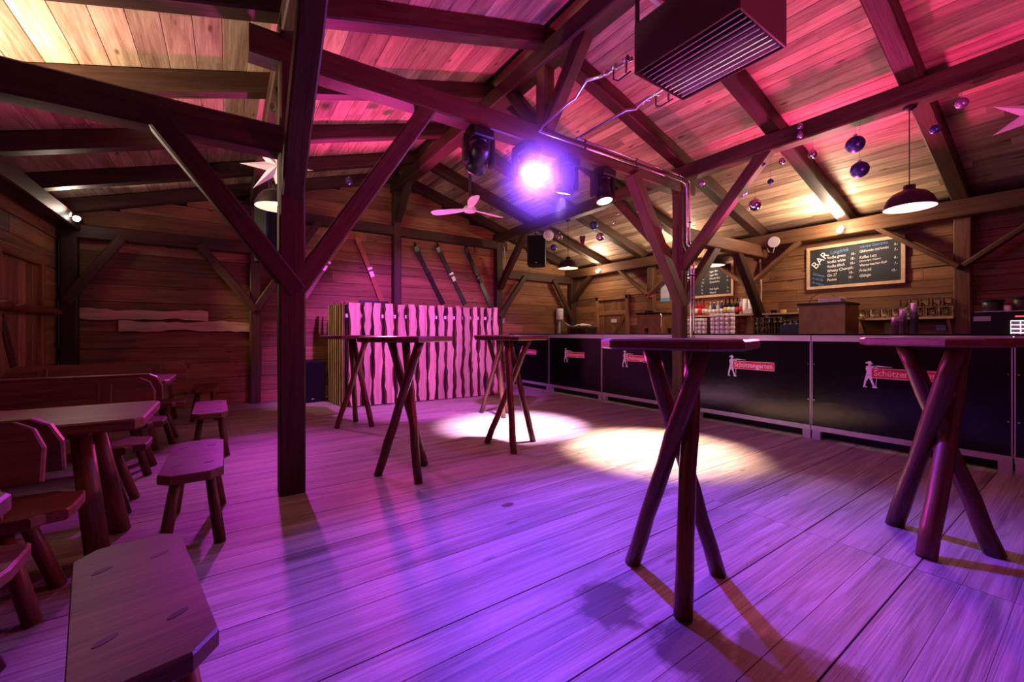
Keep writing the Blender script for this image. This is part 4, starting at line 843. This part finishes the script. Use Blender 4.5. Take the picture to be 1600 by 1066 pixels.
# steel shakers, tumblers on bar
for (xx, yy, h, lab) in ((5.62, 1.275, .17, 'short steel shaker cup standing on the bar'), (5.62, 1.215, .25, 'steel shaker cup between two others on the bar'), (5.66, 1.14, .31, 'tallest steel shaker stack standing on the bar')):
    t = thing('steel_shaker', (xx, yy, 1.124), lab, 'shaker', 'steel shakers on the bar'); MB().lathe([(0, 0), (.033, 0), (.030, h * .5), (.034, h * .5), (.028, h * .95), (.026, h), (0, h)], 16).build('shaker_cup', M['steel'], t, smooth=True)
for yy, xx, lab in ((4.42, 5.75, 'small tumbler on the bar left of the bar post'), (4.02, 5.8, 'small stemmed glass on the bar against the post')):
    o = link('tumbler', cup_mesh('tumbler', .026, .032, .09, M['glass']), None, (xx, yy, 1.124)); tag(o, lab, 'glass')
# coffee machine
cf = thing('coffee_machine', (6.72, 0.55, 1.02), 'black coffee machine with a lit touch screen', 'coffee machine')
MB().box((0, 0, .16), (.5, .62, .32), ch=.015).build('body', M['black'], cf)
MB().box((-.255, -.02, .155), (.012, .13, .17)).build('touch_screen', M['screen'], cf); 
for i in range(4):
    for j in range(2): MB().box((-.263, .012 - j * .064, .215 - i * .04), (.003, .056, .030)).build('screen_tile', M['paper'], cf)
MB().box((-.255, -.03, .278), (.008, .09, .012)).build('red_display', M['ledred'], cf)
MB().box((-.255, .235, .262), (.005, .12, .05)).build('name_plate', M['grey'], cf)
for yy, hh_ in ((.19, .13), (-.02, .15)):
    MB().cyl((0, yy, .32), (0, yy, .32 + hh_), .075, .08, n=16).build('bean_hopper', M['darkmetal'], cf, smooth=True); MB().cyl((0, yy, .32 + hh_), (0, yy, .335 + hh_), .086, n=16).build('hopper_lid', M['black'], cf)
MB().cyl((0, .09, .32), (0, .09, .40), .03, n=12).build('cup_holder', M['white'], cf)
MB().box((0, 0, .335), (.46, .58, .008)).build('cup_tray', M['steel'], cf)
# small wall fittings
def wall_box(name, c_, d_, mat, lab, cat):
    return tag(MB().box(c_, d_, ch=.003).build(name, M[mat]), lab, cat)
so = wall_box('wall_socket', (XW - .03, 1.24, 1.20), (.03, .09, .07), 'grey', 'grey wall socket under the mug shelf', 'socket')
ps = thing('notice_poster', (XW - .012, 5.235, 1.78), 'pale blue paper notice pinned left of the bar post', 'notice')
MB().box((0, 0, .205), (.004, .22, .41)).build('sheet', M['poster'], ps); MB().box((-.003, 0, .20), (.002, .19, .25)).build('text_area', M['paper'], ps)
ex = thing('exit_sign', (XW - .17, 5.49, 1.88), 'small red and white fire sign on the wall post', 'sign'); MB().box((0, 0, .06), (.012, .15, .12)).build('plate', plain('sign_red', (.75, .05, .04), .4), ex)
for dy in (-.03, .035): MB().box((-.008, dy, .06), (.003, .028, .08)).build('pictogram', M['paper'], ex)
dk = thing('white_disc', (XW - .30, 3.06, 2.575), 'flat white disc fixed to the wall plate on a cable', 'access point'); MB().cyl((0, 0, 0), (.02, 0, 0), .085, n=24).build('disc', M['white'], dk, smooth=False)
MB().tube([(.03, .0, -.08), (.05, .03, -.16), (.08, .1, -.14), (.1, .15, -.05)], .005, 6).build('cable', M['cable'], dk)
rg = thing('ring_light', (XW - .22, 5.8, 2.62), 'small blue glowing ring on the wall plate', 'lamp'); MB().tube([(0, .045 * math.cos(a), .045 * math.sin(a)) for a in [2 * math.pi * i / 16 for i in range(17)]], .012, 6).build('glowing_ring', M['ledblue'], rg)
tag(MB().tube([(XW - .2, 5.72, 2.62), (XW - .22, 5.6, 2.66), (XW - .22, 5.5, 2.7), (XW - .22, 5.42, 2.7), (XW - .20, 5.40, 2.6)], .012, 6).build('white_cable', M['cable'], smooth=True), 'white cable running from the blue ring to the post', 'cable')
tag(MB().tube([(XW - .05, 3.38, 2.5), (XW - .045, 3.36, 1.9), (XW - .045, 3.37, 1.45)], .013, 6).build('white_cable', M['cable'], smooth=True), 'white cable running down the wall post beside the shelf', 'cable')
tag(MB().tube([(XB + .1, 7.82, 3.1), (XB + .12, 7.8, 2.9), (XB + .1, 7.81, 2.65), (XB + .1, 7.82, 2.45)], .012, 6).build('white_cable', M['cable'], smooth=True), 'white cable on the gable post behind the loudspeaker', 'cable')
dp = thing('towel_dispenser', (6.86, YB - .13, 1.12), 'white paper towel dispenser on the gable wall by the bar', 'dispenser')
MB().lathe([(0, .34), (.07, .34), (.09, .36), (.09, .60), (.08, .63), (0, .63)], 16).build('drum', M['white'], dp, smooth=True); MB().box((-.02, .0, -.4), (.06, .03, 1.4)).build('stand', M['grey'], dp)
o = MB().box((.09, -.05, .30), (.16, .05, .012)).build('paper_end', M['paper'], dp); o.rotation_euler = (0, .45, 0)
wall_box('wall_switch', (5.22, YB - .03, 1.42), (.08, .03, .11), 'grey', 'grey wall switch right of the slab booth', 'switch')
sd_t = thing('side_stand', (7.0, 7.2, 0), 'small dark stand with a white cloth beside the plank door', 'stand')
MB().box((0, 0, 1.30), (.4, .62, .02)).build('top', M['steel'], sd_t)
for sx in (-.17, .17):
    for sy in (-.28, .28): MB().box((sx, sy, .65), (.03, .03, 1.3)).build('leg', M['post'], sd_t)
MB().box((.02, 0, .75), (.34, .54, 1.0)).build('carcass', M['beam'], sd_t)
cl = MB(); n = 9
vs = []; fs = []
for i in range(n):
    for j in range(n):
        u, v = i / (n - 1) - .5, j / (n - 1) - .5; vs.append((u * .3, v * .42, max(0, .05 * math.cos(u * 3.1) * math.cos(v * 3.1) + R.uniform(-.008, .012))))
for i in range(n - 1):
    for j in range(n - 1): fs.append((i * n + j, i * n + j + 1, (i + 1) * n + j + 1, (i + 1) * n + j))
cl.add(vs, fs); o = cl.build('cloth', M['paper'], None, True, (7.0, 7.2, 1.312)); tag(o, 'crumpled white cloth on the small stand by the door', 'cloth')

# ------------------------------------------------------------------ skis on the gable wall
def ski(p0, p1, lab, mat, bindc='steel'):
    p0, p1 = Vector((p0[0], YB - 0.045, p0[1])), Vector((p1[0], YB - 0.045, p1[1])); L = (p1 - p0).length
    t = thing('old_ski', p0, lab, 'ski', 'old skis on the gable wall'); b = MB(); n = 14; vs = []
    for i in range(n + 1):
        s_ = i / n; wd = .038 + .012 * abs(2 * s_ - 1) if s_ < .93 else .045 * (1 - s_) / .07 + .004; z = .09 * max(0, (s_ - .88) / .12) ** 2
        vs += [(s_ * L, -wd, z), (s_ * L, wd, z), (s_ * L, wd, z + .012), (s_ * L, -wd, z + .012)]
    fs = []
    for i in range(n): fs += [(i * 4 + k, i * 4 + (k + 1) % 4, (i + 1) * 4 + (k + 1) % 4, (i + 1) * 4 + k) for k in range(4)]
    fs += [(3, 2, 1, 0), tuple(n * 4 + k for k in range(4))]; b.add(vs, fs); o = b.build('ski_board', mat, t); frame(o, (0, 0, 0), p1 - p0, (0, -1, 0))
    g = MB(); g.box((L * .42, 0, .03), (.10, .075, .03)); g.box((L * .50, 0, .03), (.04, .09, .05)); o2 = g.build('binding', M[bindc], t); frame(o2, (0, 0, 0), p1 - p0, (0, -1, 0))
orange = plain('ski_orange', (.36, .13, .04), .35); dark = plain('ski_dark', (.018, .014, .016), .3)
ski((1.10, 1.75), (1.86, 3.04), 'brown ski with a shiny binding leaning right behind the left post', orange)
ski((2.46, 1.70), (1.95, 2.99), 'brown ski leaning left beside the gable wall post', orange)
ski((3.72, 1.74), (3.06, 2.95), 'first dark ski right of the gable post', dark, 'darkmetal'); ski((4.24, 1.76), (3.54, 3.0), 'second dark ski right of the gable post, shiny binding', dark); ski((4.90, 1.72), (4.2, 3.06), 'third dark ski, the one closest to the bar', dark, 'darkmetal')

# ------------------------------------------------------------------ stage haze lit by the pink stage light
hz, ht_, hb_ = new_mat('stage_haze'); ht_.nodes.remove(hb_)
vol = ht_.nodes.new('ShaderNodeVolumePrincipled'); vol.inputs['Color'].default_value = (0.9, 0.9, 1, 1); vol.inputs['Anisotropy'].default_value = 0.35
tcv = ht_.nodes.new('ShaderNodeTexCoord'); gr = ht_.nodes.new('ShaderNodeTexGradient'); gr.gradient_type = 'QUADRATIC_SPHERE'
mv = ht_.nodes.new('ShaderNodeMath'); mv.operation = 'MULTIPLY'; mv.inputs[1].default_value = 0.55
ht_.links.new(tcv.outputs['Object'], gr.inputs['Vector']); ht_.links.new(gr.outputs['Fac'], mv.inputs[0]); ht_.links.new(mv.outputs[0], vol.inputs['Density'])
ht_.links.new(vol.outputs[0], ht_.nodes['Material Output'].inputs['Volume'])
b = MB(); b.lathe([(math.sin(math.pi * i / 10), -math.cos(math.pi * i / 10)) for i in range(11)], 16)
o = b.build('stage_haze', hz, None, True, (2.44, 3.05, 2.68)); o.scale = (0.85, 0.62, 0.7); tag(o, 'faint violet haze around the glaring pink stage light', None, None, 'stuff')
